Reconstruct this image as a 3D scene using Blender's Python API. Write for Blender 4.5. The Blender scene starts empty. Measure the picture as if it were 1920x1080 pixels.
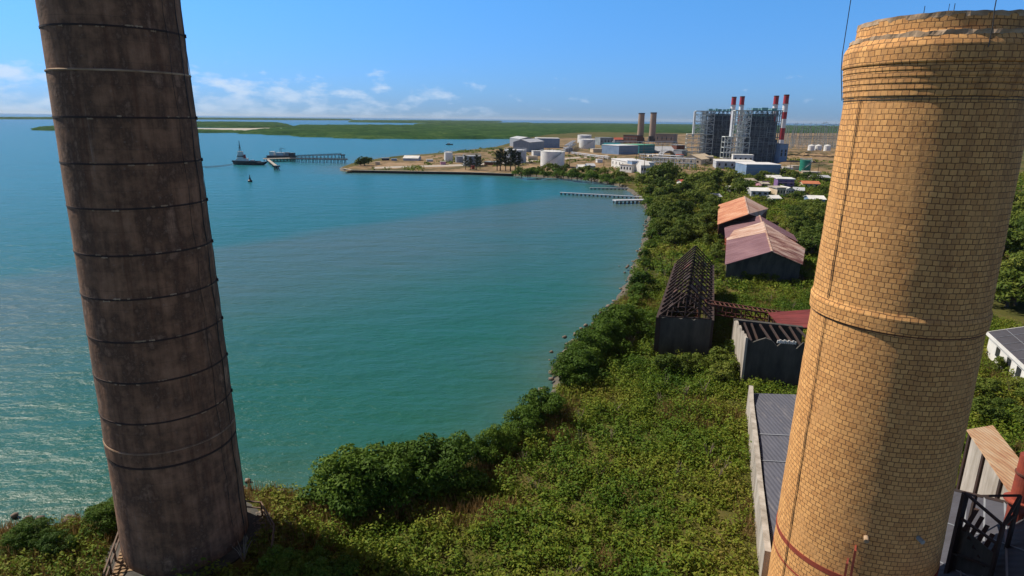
import bpy, bmesh, math, random
import numpy as np
from mathutils import Vector, Matrix, noise as mnoise
from mathutils.geometry import tessellate_polygon
random.seed(7); rng = np.random.default_rng(7)
S = bpy.context.scene; C = S.collection; R = math.radians; PI = math.pi

# ------------------------------------------------------------------ camera, sky, sun, exposure
FPX = 1172.0; EYE = Vector((0, 0, 30.0)); PITCH = math.atan(317 / FPX); ROLL = R(0.73)
FW = Vector((0, math.cos(PITCH), -math.sin(PITCH))); r0 = Vector((1, 0, 0)); u0 = r0.cross(FW)
RT = r0 * math.cos(ROLL) + u0 * math.sin(ROLL); UP = RT.cross(FW)
cam = bpy.data.cameras.new('camera'); cam.sensor_width = 36; cam.lens = FPX / 1920 * 36
cam.clip_start = 0.5; cam.clip_end = 150000
co = bpy.data.objects.new('camera', cam); C.objects.link(co); S.camera = co
co.matrix_world = Matrix(((RT.x, UP.x, -FW.x, EYE.x), (RT.y, UP.y, -FW.y, EYE.y), (RT.z, UP.z, -FW.z, EYE.z), (0, 0, 0, 1)))

SUN_AZ, SUN_EL = R(-65), R(48)                 # azimuth from +Y, clockwise
S.view_settings.view_transform = 'Standard'; S.view_settings.look = 'None'
S.view_settings.exposure = 0.24; S.view_settings.gamma = 1.0
w = bpy.data.worlds.new('World'); S.world = w; w.use_nodes = True
nt = w.node_tree; N = nt.nodes; L = nt.links
for n in list(N): N.remove(n)
def wn(t, **k):
    n = N.new(t)
    for a, b in k.items(): setattr(n, a, b)
    return n
out = wn('ShaderNodeOutputWorld'); bg = wn('ShaderNodeBackground'); bg.inputs[1].default_value = 0.08
sky = wn('ShaderNodeTexSky', sky_type='NISHITA', sun_disc=False, sun_elevation=SUN_EL, sun_rotation=SUN_AZ % (2 * PI))
sky.air_density = 1.0; sky.dust_density = 0.35; sky.ozone_density = 2.2
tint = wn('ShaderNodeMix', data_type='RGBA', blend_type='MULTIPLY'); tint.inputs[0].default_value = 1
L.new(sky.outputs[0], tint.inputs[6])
tc = wn('ShaderNodeTexCoord'); sep = wn('ShaderNodeSeparateXYZ'); L.new(tc.outputs['Generated'], sep.inputs[0])
def mth(op, a, b=None, c=None, clamp=False):
    n = wn('ShaderNodeMath', operation=op, use_clamp=clamp)
    for i, v in enumerate((a, b, c)):
        if v is None: continue
        if isinstance(v, (int, float)): n.inputs[i].default_value = v
        else: L.new(v, n.inputs[i])
    return n.outputs[0]
el = mth('ARCSINE', sep.outputs[2]); az = mth('ARCTAN2', sep.outputs[0], sep.outputs[1])
tr_ = wn('ShaderNodeValToRGB'); te = tr_.color_ramp.elements; te.new(0.3); te.new(0.5)      # clear tropical blue low down, overhead (out of view) tinted warm to redden shaded surfaces
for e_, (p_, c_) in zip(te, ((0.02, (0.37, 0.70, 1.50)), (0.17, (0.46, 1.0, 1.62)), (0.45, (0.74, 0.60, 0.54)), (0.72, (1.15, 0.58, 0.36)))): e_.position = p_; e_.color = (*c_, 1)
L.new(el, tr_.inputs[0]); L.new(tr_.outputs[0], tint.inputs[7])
cmb = wn('ShaderNodeCombineXYZ'); L.new(mth('MULTIPLY', az, 21.0), cmb.inputs[0]); L.new(mth('MULTIPLY', el, 52.0), cmb.inputs[1])
cn = wn('ShaderNodeTexNoise'); cn.inputs['Scale'].default_value = 1.0; cn.inputs['Detail'].default_value = 7; cn.inputs['Roughness'].default_value = 0.56
L.new(cmb.outputs[0], cn.inputs['Vector'])
def ramp(v, a, b, c, d):
    n = wn('ShaderNodeMapRange', interpolation_type='SMOOTHSTEP'); L.new(v, n.inputs[0])
    for i, x in enumerate((a, b, c, d)): n.inputs[i + 1].default_value = x
    return n.outputs[0]
cover = mth('MULTIPLY', ramp(el, 0.035, 0.105, 1, 0), ramp(az, -0.5, 0.34, 1.08, 0.45))      # banks low over the sea, thinning out to the right
thr = mth('SUBTRACT', 0.80, mth('MULTIPLY', cover, 0.365))
cmask = mth('MULTIPLY', mth('SUBTRACT', cn.outputs[0], thr), 5.0, clamp=True)
cmask = mth('MULTIPLY', cmask, ramp(el, -0.01, 0.06, 0.40, 0.75))
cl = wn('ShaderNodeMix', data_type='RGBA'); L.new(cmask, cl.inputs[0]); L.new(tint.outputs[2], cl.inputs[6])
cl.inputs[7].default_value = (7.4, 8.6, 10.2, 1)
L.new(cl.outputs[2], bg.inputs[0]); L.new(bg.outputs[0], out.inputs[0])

sl = bpy.data.lights.new('sun', 'SUN'); sl.energy = 5.0; sl.angle = R(0.5); sl.color = (1.0, 0.91, 0.78)
so = bpy.data.objects.new('sun', sl); C.objects.link(so)
sd = Vector((math.sin(SUN_AZ) * math.cos(SUN_EL), math.cos(SUN_AZ) * math.cos(SUN_EL), math.sin(SUN_EL)))
so.rotation_euler = sd.to_track_quat('Z', 'Y').to_euler(); so.location = (0, 0, 200)

# ------------------------------------------------------------------ measuring helpers (pixels of the 1920 wide photograph to the ground)
def G(px, py, z=1.0):
    d = FW + RT * ((px - 960) / FPX) - UP * ((py - 540) / FPX)
    return EYE + d * ((z - EYE.z) / d.z)
def proj(p):
    v = Vector(p) - EYE; d = v.dot(FW)
    return 960 + FPX * v.dot(RT) / d, 540 - FPX * v.dot(UP) / d, d
def Hz(x, y, py):
    lo, hi = -5.0, 110.0
    for _ in range(50):
        m = (lo + hi) / 2
        if proj((x, y, m))[1] > py: lo = m
        else: hi = m
    return lo

# ------------------------------------------------------------------ materials
def newmat(name):
    m = bpy.data.materials.new(name); m.use_nodes = True
    t = m.node_tree; b = t.nodes['Principled BSDF']; return m, t, b
def node(t, kind, **k):
    n = t.nodes.new(kind)
    for a, b in k.items(): setattr(n, a, b)
    return n
def coords(t, scale=(1, 1, 1), kind='Object'):
    c = node(t, 'ShaderNodeTexCoord'); mp = node(t, 'ShaderNodeMapping'); mp.inputs['Scale'].default_value = scale
    t.links.new(c.outputs[kind], mp.inputs[0]); return mp.outputs[0]
def noise_tex(t, vec, scale, detail=5, rough=0.6):
    n = node(t, 'ShaderNodeTexNoise'); n.inputs['Scale'].default_value = scale
    n.inputs['Detail'].default_value = detail; n.inputs['Roughness'].default_value = rough
    t.links.new(vec, n.inputs['Vector']); return n.outputs[0]
def cramp(t, fac, stops):
    r = node(t, 'ShaderNodeValToRGB'); e = r.color_ramp.elements
    while len(e) < len(stops): e.new(0.5)
    for i, (p, c) in enumerate(stops): e[i].position = p; e[i].color = (*c, 1)
    t.links.new(fac, r.inputs[0]); return r.outputs[0]
def mixc(t, fac, a, b, mode='MIX'):
    n = node(t, 'ShaderNodeMix', data_type='RGBA', blend_type=mode)
    for s, v in ((0, fac), (6, a), (7, b)):
        if isinstance(v, (int, float)): n.inputs[s].default_value = v
        elif isinstance(v, tuple): n.inputs[s].default_value = (*v[:3], 1)
        else: t.links.new(v, n.inputs[s])
    return n.outputs[2]
def mr(t, v, a, b, c=0.0, d=1.0):
    n = node(t, 'ShaderNodeMapRange'); t.links.new(v, n.inputs[0])
    for i, x in enumerate((a, b, c, d)): n.inputs[i + 1].default_value = x
    return n.outputs[0]
def math_(t, op, a, b):
    n = node(t, 'ShaderNodeMath', operation=op)
    for i, v in enumerate((a, b)):
        if isinstance(v, (int, float)): n.inputs[i].default_value = v
        else: t.links.new(v, n.inputs[i])
    return n.outputs[0]
def bump(t, b, h, strength, dist):
    n = node(t, 'ShaderNodeBump'); n.inputs['Strength'].default_value = strength; n.inputs['Distance'].default_value = dist
    t.links.new(h, n.inputs['Height']); t.links.new(n.outputs[0], b.inputs['Normal'])
def plain(name, c, c2=None, scale=1.0, rough=0.8, stretch=(1, 1, 1), metal=0.0, lo=0.35, hi=0.65, bmp=0.0):
    """two colours blotched by noise"""
    m, t, b = newmat(name); v = coords(t, stretch)
    f = noise_tex(t, v, scale, 6, 0.65)
    c2 = c2 or tuple(x * 0.72 for x in c)
    t.links.new(cramp(t, f, [(lo, c), (hi, c2)]), b.inputs['Base Color'])
    b.inputs['Roughness'].default_value = rough; b.inputs['Metallic'].default_value = metal
    if bmp: bump(t, b, f, 0.6, bmp)
    return m
def leafmat(name, cols, trans=0.25, big=0.06):
    """leaves: every leaf its own tone, large drifts of tone over the stand"""
    m, t, b = newmat(name)
    g = node(t, 'ShaderNodeNewGeometry'); oi = node(t, 'ShaderNodeObjectInfo')
    gp = node(t, 'ShaderNodeNewGeometry')
    big_n = noise_tex(t, gp.outputs['Position'], big, 4, 0.6)
    f = math_(t, 'ADD', math_(t, 'MULTIPLY', g.outputs['Random Per Island'], 0.32), math_(t, 'MULTIPLY', oi.outputs['Random'], 0.22))
    f = math_(t, 'ADD', f, mr(t, big_n, 0.32, 0.68, 0.0, 0.52))
    n = len(cols); col = cramp(t, f, [(0.06 + 0.9 * i / (n - 1), c) for i, c in enumerate(cols)])
    t.links.new(col, b.inputs['Base Color']); b.inputs['Roughness'].default_value = 0.7
    b.inputs['Specular IOR Level'].default_value = 0.2
    tr = node(t, 'ShaderNodeBsdfTranslucent'); t.links.new(col, tr.inputs[0])
    mx = node(t, 'ShaderNodeMixShader'); mx.inputs[0].default_value = trans
    t.links.new(b.outputs[0], mx.inputs[1]); t.links.new(tr.outputs[0], mx.inputs[2])
    t.links.new(mx.outputs[0], t.nodes['Material Output'].inputs[0])
    return m

M = {}
M['white'] = plain('white_paint', (0.72, 0.72, 0.70), (0.55, 0.55, 0.53), 0.4, 0.6)
M['tank_white'] = plain('tank_white', (0.78, 0.78, 0.76), (0.6, 0.6, 0.58), 0.25, 0.45)
M['grey'] = plain('grey_paint', (0.30, 0.32, 0.35), (0.22, 0.24, 0.27), 0.4, 0.6)
M['pale'] = plain('pale_sheet', (0.50, 0.52, 0.55), (0.38, 0.40, 0.44), 0.3, 0.5)
M['cream'] = plain('cream_wall', (0.62, 0.52, 0.38), (0.5, 0.4, 0.28), 0.4, 0.8)
M['bluesheet'] = plain('blue_grey_sheet', (0.20, 0.29, 0.42), (0.14, 0.22, 0.34), 0.3, 0.5)
M['teal'] = plain('teal_sheet', (0.03, 0.22, 0.26), (0.02, 0.16, 0.2), 0.3, 0.5)
M['purple'] = plain('purple_wall', (0.22, 0.13, 0.3), (0.16, 0.09, 0.22), 0.5, 0.7)
M['pinkband'] = plain('pink_band', (0.6, 0.3, 0.42), None, 0.5, 0.7)
M['green_wall'] = plain('green_wall', (0.08, 0.35, 0.22), None, 0.5, 0.7)
M['green_tank'] = plain('green_tank', (0.01, 0.22, 0.14), (0.01, 0.15, 0.1), 0.3, 0.45)
M['red_paint'] = plain('red_paint', (0.42, 0.02, 0.03), (0.3, 0.02, 0.025), 0.3, 0.5)
M['white_band'] = plain('white_band', (0.78, 0.78, 0.78), (0.65, 0.65, 0.66), 0.3, 0.5)
M['redroof'] = plain('red_roof', (0.42, 0.09, 0.05), (0.3, 0.07, 0.05), 0.5, 0.8)
M['orangeroof'] = plain('orange_roof', (0.5, 0.17, 0.07), (0.36, 0.12, 0.06), 0.5, 0.8)
M['tanstack'] = plain('tan_concrete', (0.34, 0.25, 0.19), (0.25, 0.18, 0.14), 0.12, 0.85, (1, 1, 0.3))
M['darksteel'] = plain('dark_steel', (0.045, 0.05, 0.06), (0.03, 0.033, 0.04), 0.5, 0.6)
M['boiler'] = plain('boiler_cladding', (0.13, 0.15, 0.18), (0.055, 0.065, 0.085), 0.22, 0.6, (1, 1, 2.0))
M['palesteel'] = plain('pale_steel', (0.62, 0.65, 0.62), (0.42, 0.46, 0.43), 0.3, 0.5)
M['midsteel'] = plain('mid_steel', (0.30, 0.34, 0.35), (0.17, 0.2, 0.21), 0.3, 0.5)
M['framesteel'] = plain('frame_steel', (0.22, 0.25, 0.26), (0.12, 0.14, 0.15), 0.3, 0.5)
M['tealsteel'] = plain('teal_steel', (0.2, 0.36, 0.36), (0.12, 0.24, 0.25), 0.3, 0.5)
M['rust'] = plain('rusted_iron', (0.16, 0.05, 0.03), (0.075, 0.03, 0.022), 1.5, 0.85)
M['rustred'] = plain('red_oxide_iron', (0.32, 0.06, 0.03), (0.18, 0.035, 0.025), 1.2, 0.7)
M['blackrust'] = plain('blackened_rusted_steel', (0.028, 0.020, 0.018), (0.05, 0.024, 0.018), 0.8, 0.85)
M['wood'] = plain('weathered_planks', (0.36, 0.24, 0.13), (0.22, 0.14, 0.08), 2.0, 0.85, (1, 6, 1))
M['railwood'] = plain('brown_rail_paint', (0.15, 0.085, 0.05), (0.1, 0.06, 0.04), 2.0, 0.7)
M['rock'] = plain('shore_rock', (0.24, 0.19, 0.15), (0.09, 0.075, 0.06), 1.2, 0.9)
M['wetrock'] = plain('wet_bank_stone', (0.11, 0.09, 0.065), (0.045, 0.042, 0.03), 0.9, 0.8)
M['darkconc'] = plain('stained_and_shaded_concrete', (0.085, 0.08, 0.07), (0.03, 0.03, 0.028), 0.8, 0.9, (1, 1, 0.3))  # streaky stains, plus a dark tone that carries shade on some walls
M['wallwhite'] = plain('weathered_white_wall', (0.47, 0.43, 0.38), (0.24, 0.21, 0.17), 1.1, 0.85, (1, 1, 0.22))
M['hull'] = plain('black_hull', (0.02, 0.022, 0.03), (0.03, 0.025, 0.03), 0.5, 0.5)
M['bark'] = plain('bark', (0.13, 0.09, 0.06), (0.07, 0.05, 0.035), 3.0, 0.9, (1, 1, 0.3))
M['glass'] = plain('dark_window', (0.03, 0.035, 0.045), None, 0.5, 0.2)
M['concrete_pale'] = plain('pale_concrete', (0.42, 0.38, 0.33), (0.3, 0.27, 0.23), 0.4, 0.9)
M['cable'] = plain('black_cable', (0.02, 0.02, 0.022), None, 1.0, 0.6)

def sheetroof(name, stops, streak=(0.25, 2.6, 0.25), scale=1.0, corr=0.0, rough=0.75, axis=1):
    """corrugated sheet: rust streaks that run down the slope, ribs as bump"""
    m, t, b = newmat(name)
    a = noise_tex(t, coords(t, streak), scale, 6, 0.7); c = noise_tex(t, coords(t), 0.22, 4, 0.6)
    f = math_(t, 'ADD', math_(t, 'MULTIPLY', a, 0.65), math_(t, 'MULTIPLY', c, 0.35))
    t.links.new(cramp(t, f, stops), b.inputs['Base Color']); b.inputs['Roughness'].default_value = rough
    wv = node(t, 'ShaderNodeTexWave', wave_type='BANDS', bands_direction='XYZ'[axis]); wv.inputs['Scale'].default_value = 0.5 / 0.5
    t.links.new(coords(t), wv.inputs['Vector']); bump(t, b, wv.outputs[1], 0.5, 0.05)
    return m
M['roof_rust_far'] = sheetroof('orange_rust_sheet', [(0.38, (0.56, 0.36, 0.25)), (0.47, (0.50, 0.23, 0.12)), (0.54, (0.40, 0.14, 0.065)), (0.62, (0.22, 0.07, 0.04))], (0.14, 1.8, 0.14))
M['roof_purple'] = sheetroof('faded_maroon_sheet', [(0.38, (0.25, 0.14, 0.15)), (0.5, (0.17, 0.085, 0.10)), (0.62, (0.12, 0.05, 0.055))], (0.12, 1.5, 0.2))
M['roof_streak'] = sheetroof('bare_and_rusted_sheet', [(0.42, (0.55, 0.42, 0.36)), (0.49, (0.46, 0.29, 0.22)), (0.52, (0.16, 0.045, 0.03)), (0.7, (0.10, 0.03, 0.025))], (0.10, 1.9, 0.10))
M['roof_maroon'] = sheetroof('dull_red_sheet', [(0.38, (0.24, 0.045, 0.045)), (0.6, (0.14, 0.03, 0.03))], (0.2, 1.3, 0.2))
M['roof_pink'] = sheetroof('pale_rust_sheet', [(0.4, (0.56, 0.44, 0.37)), (0.52, (0.42, 0.25, 0.18)), (0.6, (0.24, 0.09, 0.06))], (0.14, 1.8, 0.14))
M['roof_slate'] = sheetroof('blue_grey_corrugated_sheet', [(0.36, (0.105, 0.11, 0.14)), (0.52, (0.075, 0.08, 0.105)), (0.66, (0.16, 0.155, 0.17))], (2.2, 0.3, 0.3), axis=0)
M['roof_tan'] = sheetroof('rust_blotched_tan_sheet', [(0.36, (0.52, 0.40, 0.27)), (0.5, (0.44, 0.27, 0.15)), (0.62, (0.30, 0.12, 0.06))], (1.6, 0.4, 0.3), axis=0)
M['roof_dark'] = sheetroof('dark_grey_roof_sheet', [(0.36, (0.07, 0.07, 0.085)), (0.62, (0.045, 0.042, 0.05))], (1.0, 0.5, 0.3), axis=0)

# ground
m, t, b = newmat('scrub_ground'); v = coords(t)
n1 = noise_tex(t, v, 0.03, 6, 0.6); n2 = noise_tex(t, v, 0.5, 6, 0.7)
f = math_(t, 'ADD', math_(t, 'MULTIPLY', n1, 0.6), math_(t, 'MULTIPLY', n2, 0.4))
t.links.new(cramp(t, f, [(0.36, (0.035, 0.045, 0.012)), (0.5, (0.08, 0.08, 0.02)), (0.58, (0.12, 0.095, 0.035)), (0.68, (0.20, 0.14, 0.07))]), b.inputs['Base Color'])
b.inputs['Roughness'].default_value = 0.95; b.inputs['Specular IOR Level'].default_value = 0.1; bump(t, b, n2, 0.8, 0.3); M['ground'] = m
m, t, b = newmat('bare_dirt'); v = coords(t)
n1 = noise_tex(t, v, 0.02, 6, 0.65); n2 = noise_tex(t, v, 0.15, 6, 0.7)
f = math_(t, 'ADD', math_(t, 'MULTIPLY', n1, 0.5), math_(t, 'MULTIPLY', n2, 0.5))
t.links.new(cramp(t, f, [(0.36, (0.045, 0.055, 0.022)), (0.45, (0.10, 0.085, 0.04)), (0.52, (0.24, 0.165, 0.095)), (0.60, (0.31, 0.22, 0.14)), (0.7, (0.22, 0.19, 0.16))]), b.inputs['Base Color'])
b.inputs['Roughness'].default_value = 0.95; b.inputs['Specular IOR Level'].default_value = 0.1; M['dirt'] = m
# sea: depth and sediment colours of the water itself, small waves as bump
m, t, b = newmat('sea_water')
v = coords(t); sx = node(t, 'ShaderNodeSeparateXYZ'); t.links.new(v, sx.inputs[0])
dist = node(t, 'ShaderNodeVectorMath', operation='LENGTH'); t.links.new(v, dist.inputs[0])
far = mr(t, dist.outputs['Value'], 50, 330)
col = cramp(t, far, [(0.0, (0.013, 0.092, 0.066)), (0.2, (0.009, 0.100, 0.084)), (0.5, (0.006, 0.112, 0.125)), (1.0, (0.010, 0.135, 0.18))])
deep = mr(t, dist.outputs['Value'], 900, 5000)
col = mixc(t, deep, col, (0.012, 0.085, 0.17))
# a tongue of brown sediment reaching across the bay
sv = coords(t, (0.006, 0.013, 1)); sn = noise_tex(t, sv, 1.0, 5, 0.55)
yy = math_(t, 'ADD', math_(t, 'ADD', sx.outputs[1], math_(t, 'MULTIPLY', sx.outputs[0], -1.25)), mr(t, sn, 0.25, 0.75, -16, 16))
band = node(t, 'ShaderNodeMapRange', interpolation_type='SMOOTHSTEP'); t.links.new(yy, band.inputs[0])
for i, x in enumerate((92, 190, 0, 1)): band.inputs[i + 1].default_value = x
band2 = node(t, 'ShaderNodeMapRange', interpolation_type='SMOOTHSTEP'); t.links.new(yy, band2.inputs[0])
for i, x in enumerate((220, 240, 1, 0)): band2.inputs[i + 1].default_value = x
sed = math_(t, 'MULTIPLY', math_(t, 'MULTIPLY', band.outputs[0], band2.outputs[0]), mr(t, sn, 0.36, 0.62, 0.6, 1.0))
col = mixc(t, math_(t, 'MULTIPLY', sed, 0.95), col, (0.060, 0.104, 0.102))
pn = noise_tex(t, coords(t, (0.02, 0.05, 1)), 1.0, 5, 0.6)
col = mixc(t, mr(t, pn, 0.35, 0.7, 0.0, 0.35), col, (0.018, 0.095, 0.105))
at = node(t, 'ShaderNodeAttribute', attribute_name='shallow'); col = mixc(t, math_(t, 'MULTIPLY', at.outputs['Fac'], mr(t, pn, 0.3, 0.6, 0.5, 1.0)), col, (0.085, 0.115, 0.085))
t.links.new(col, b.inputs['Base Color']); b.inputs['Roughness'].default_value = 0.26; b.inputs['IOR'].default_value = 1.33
b.inputs['Specular IOR Level'].default_value = 0.2
w1 = noise_tex(t, coords(t, (0.55, 1.0, 1)), 0.9, 5, 0.65); w2 = noise_tex(t, coords(t, (0.1, 0.22, 1)), 1.0, 3, 0.5)
hsum = math_(t, 'ADD', math_(t, 'MULTIPLY', w1, 0.5), math_(t, 'MULTIPLY', w2, 1.2)); bump(t, b, hsum, 1.0, 0.55); M['sea'] = m
# concrete of the dark stack
m, t, b = newmat('stained_stack_concrete'); v = coords(t)
a = noise_tex(t, coords(t, (1.2, 1.2, 0.12)), 1.0, 7, 0.65); c = noise_tex(t, v, 0.7, 7, 0.7); d = noise_tex(t, v, 5, 4, 0.6)
f = math_(t, 'ADD', math_(t, 'MULTIPLY', a, 0.45), math_(t, 'MULTIPLY', c, 0.55))
cc = cramp(t, f, [(0.34, (0.37, 0.205, 0.125)), (0.46, (0.235, 0.127, 0.073)), (0.55, (0.10, 0.055, 0.034)), (0.67, (0.42, 0.255, 0.165))])
cc = mixc(t, mr(t, d, 0.62, 0.72, 0, 0.45), cc, (0.30, 0.23, 0.19))
sz = node(t, 'ShaderNodeSeparateXYZ'); t.links.new(v, sz.inputs[0])
jn = math_(t, 'FRACT', math_(t, 'ADD', math_(t, 'DIVIDE', sz.outputs[2], 1.13), math_(t, 'MULTIPLY', c, 0.02)), 0); cc = mixc(t, mr(t, jn, 0.0, 0.05, 0.4, 0.0), cc, (0.05, 0.032, 0.025))
run = noise_tex(t, coords(t, (2.4, 2.4, 0.10)), 1.0, 6, 0.65); cc = mixc(t, mr(t, run, 0.53, 0.68, 0.0, 0.55), cc, (0.10, 0.038, 0.02)); cc = mixc(t, mr(t, run, 0.36, 0.30, 0.0, 0.5), cc, (0.34, 0.25, 0.20))
t.links.new(cc, b.inputs['Base Color']); b.inputs['Roughness'].default_value = 0.9; bump(t, b, d, 0.5, 0.05); M['stack'] = m
# brick stack
m, t, b = newmat('yellow_radial_brick')
uv = node(t, 'ShaderNodeTexCoord'); wob = node(t, 'ShaderNodeTexNoise'); wob.inputs['Scale'].default_value = 1.3; wob.inputs['Detail'].default_value = 3
t.links.new(uv.outputs['UV'], wob.inputs['Vector'])
va = node(t, 'ShaderNodeVectorMath', operation='SCALE'); va.inputs['Scale'].default_value = 0.15; t.links.new(wob.outputs['Color'], va.inputs[0])
vb = node(t, 'ShaderNodeVectorMath', operation='ADD'); t.links.new(uv.outputs['UV'], vb.inputs[0]); t.links.new(va.outputs[0], vb.inputs[1])
br = node(t, 'ShaderNodeTexBrick'); br.offset = 0.5; br.squash = 1.0
for k, x in (('Scale', 1.0), ('Mortar Size', 0.019), ('Mortar Smooth', 0.35), ('Bias', 0.0), ('Brick Width', 0.30), ('Row Height', 0.252)): br.inputs[k].default_value = x
br.inputs['Color1'].default_value = (0.73, 0.385, 0.13, 1); br.inputs['Color2'].default_value = (0.52, 0.245, 0.075, 1); br.inputs['Mortar'].default_value = (0.115, 0.048, 0.02, 1)  # dark mortar colour also carries the shade of the recessed joints
t.links.new(vb.outputs[0], br.inputs['Vector'])
st = noise_tex(t, coords(t, (1, 1, 0.5)), 0.45, 7, 0.7); fine = noise_tex(t, coords(t), 4.0, 5, 0.7)
pat = noise_tex(t, coords(t, (1, 1, .7)), 0.55, 5, 0.6)                       # smeared and repointed patches where the joints fade
cc0 = mixc(t, mr(t, pat, 0.54, 0.66, 0.0, 0.75), br.outputs['Color'], (0.60, 0.315, 0.115))
sx_ = node(t, 'ShaderNodeSeparateXYZ'); t.links.new(coords(t), sx_.inputs[0])
run = noise_tex(t, coords(t, (2.2, 2.2, 0.07)), 1.0, 5, 0.6)
soot = math_(t, 'MULTIPLY', mr(t, run, 0.48, 0.70, 0.0, 0.75), mr(t, sx_.outputs[2], 16, 33, 0.15, 0.9))
cc0 = mixc(t, soot, cc0, (0.17, 0.085, 0.04))
cc = mixc(t, mr(t, st, 0.56, 0.72, 0.0, 0.55), cc0, (0.38, 0.165, 0.06))
cc = mixc(t, mr(t, fine, 0.3, 0.7, 0.0, 0.3), cc, (0.72, 0.41, 0.17))
cc = mixc(t, mr(t, noise_tex(t, coords(t), 1.6, 3, 0.5), 0.68, 0.74, 0, 0.6), cc, (0.22, 0.09, 0.035))
t.links.new(cc, b.inputs['Base Color']); b.inputs['Roughness'].default_value = 0.9
hh = math_(t, 'ADD', math_(t, 'MULTIPLY', br.outputs['Fac'], -1.0), math_(t, 'MULTIPLY', fine, 0.5)); bump(t, b, hh, 0.8, 0.06); M['brick'] = m
M['cement'] = plain('old_cement', (0.50, 0.37, 0.25), (0.26, 0.17, 0.10), 0.9, 0.95, (1, 1, 2), bmp=0.08)

M['leaf_mangrove'] = leafmat('mangrove_leaves', [(0.018, 0.046, 0.005), (0.046, 0.10, 0.009), (0.095, 0.165, 0.014), (0.155, 0.225, 0.024)])
M['leaf_tree'] = leafmat('tree_leaves', [(0.022, 0.05, 0.007), (0.06, 0.10, 0.012), (0.115, 0.155, 0.02), (0.20, 0.22, 0.035)])
M['leaf_bright'] = leafmat('bright_bush_leaves', [(0.03, 0.07, 0.01), (0.07, 0.14, 0.015), (0.13, 0.2, 0.02), (0.18, 0.24, 0.03)])
M['leaf_pine'] = leafmat('feathery_needles', [(0.02, 0.03, 0.018), (0.04, 0.055, 0.03), (0.07, 0.08, 0.045)])
M['scrub'] = leafmat('scrub_leaves', [(0.012, 0.042, 0.004), (0.040, 0.098, 0.007), (0.09, 0.155, 0.011), (0.17, 0.205, 0.018), (0.20, 0.16, 0.035)], 0.25, 0.09)
M['drygrass'] = leafmat('dry_grass_blades', [(0.10, 0.085, 0.02), (0.2, 0.14, 0.05), (0.30, 0.2, 0.08), (0.36, 0.25, 0.12)], 0.25, 0.15)
M['canopy'] = None
m, t, b = newmat('mangrove_canopy'); v = coords(t)
n1 = noise_tex(t, coords(t, (1, 1, 1)), 0.012, 6, 0.65); n2 = noise_tex(t, v, 0.16, 5, 0.7)
f = math_(t, 'ADD', math_(t, 'MULTIPLY', n1, 0.55), math_(t, 'MULTIPLY', n2, 0.45))
t.links.new(cramp(t, f, [(0.38, (0.012, 0.036, 0.016)), (0.5, (0.028, 0.070, 0.026)), (0.6, (0.06, 0.105, 0.036))]), b.inputs['Base Color'])
b.inputs['Roughness'].default_value = 0.9; b.inputs['Specular IOR Level'].default_value = 0.0; bump(t, b, n2, 1.0, 2.0); M['canopy'] = m

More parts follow.
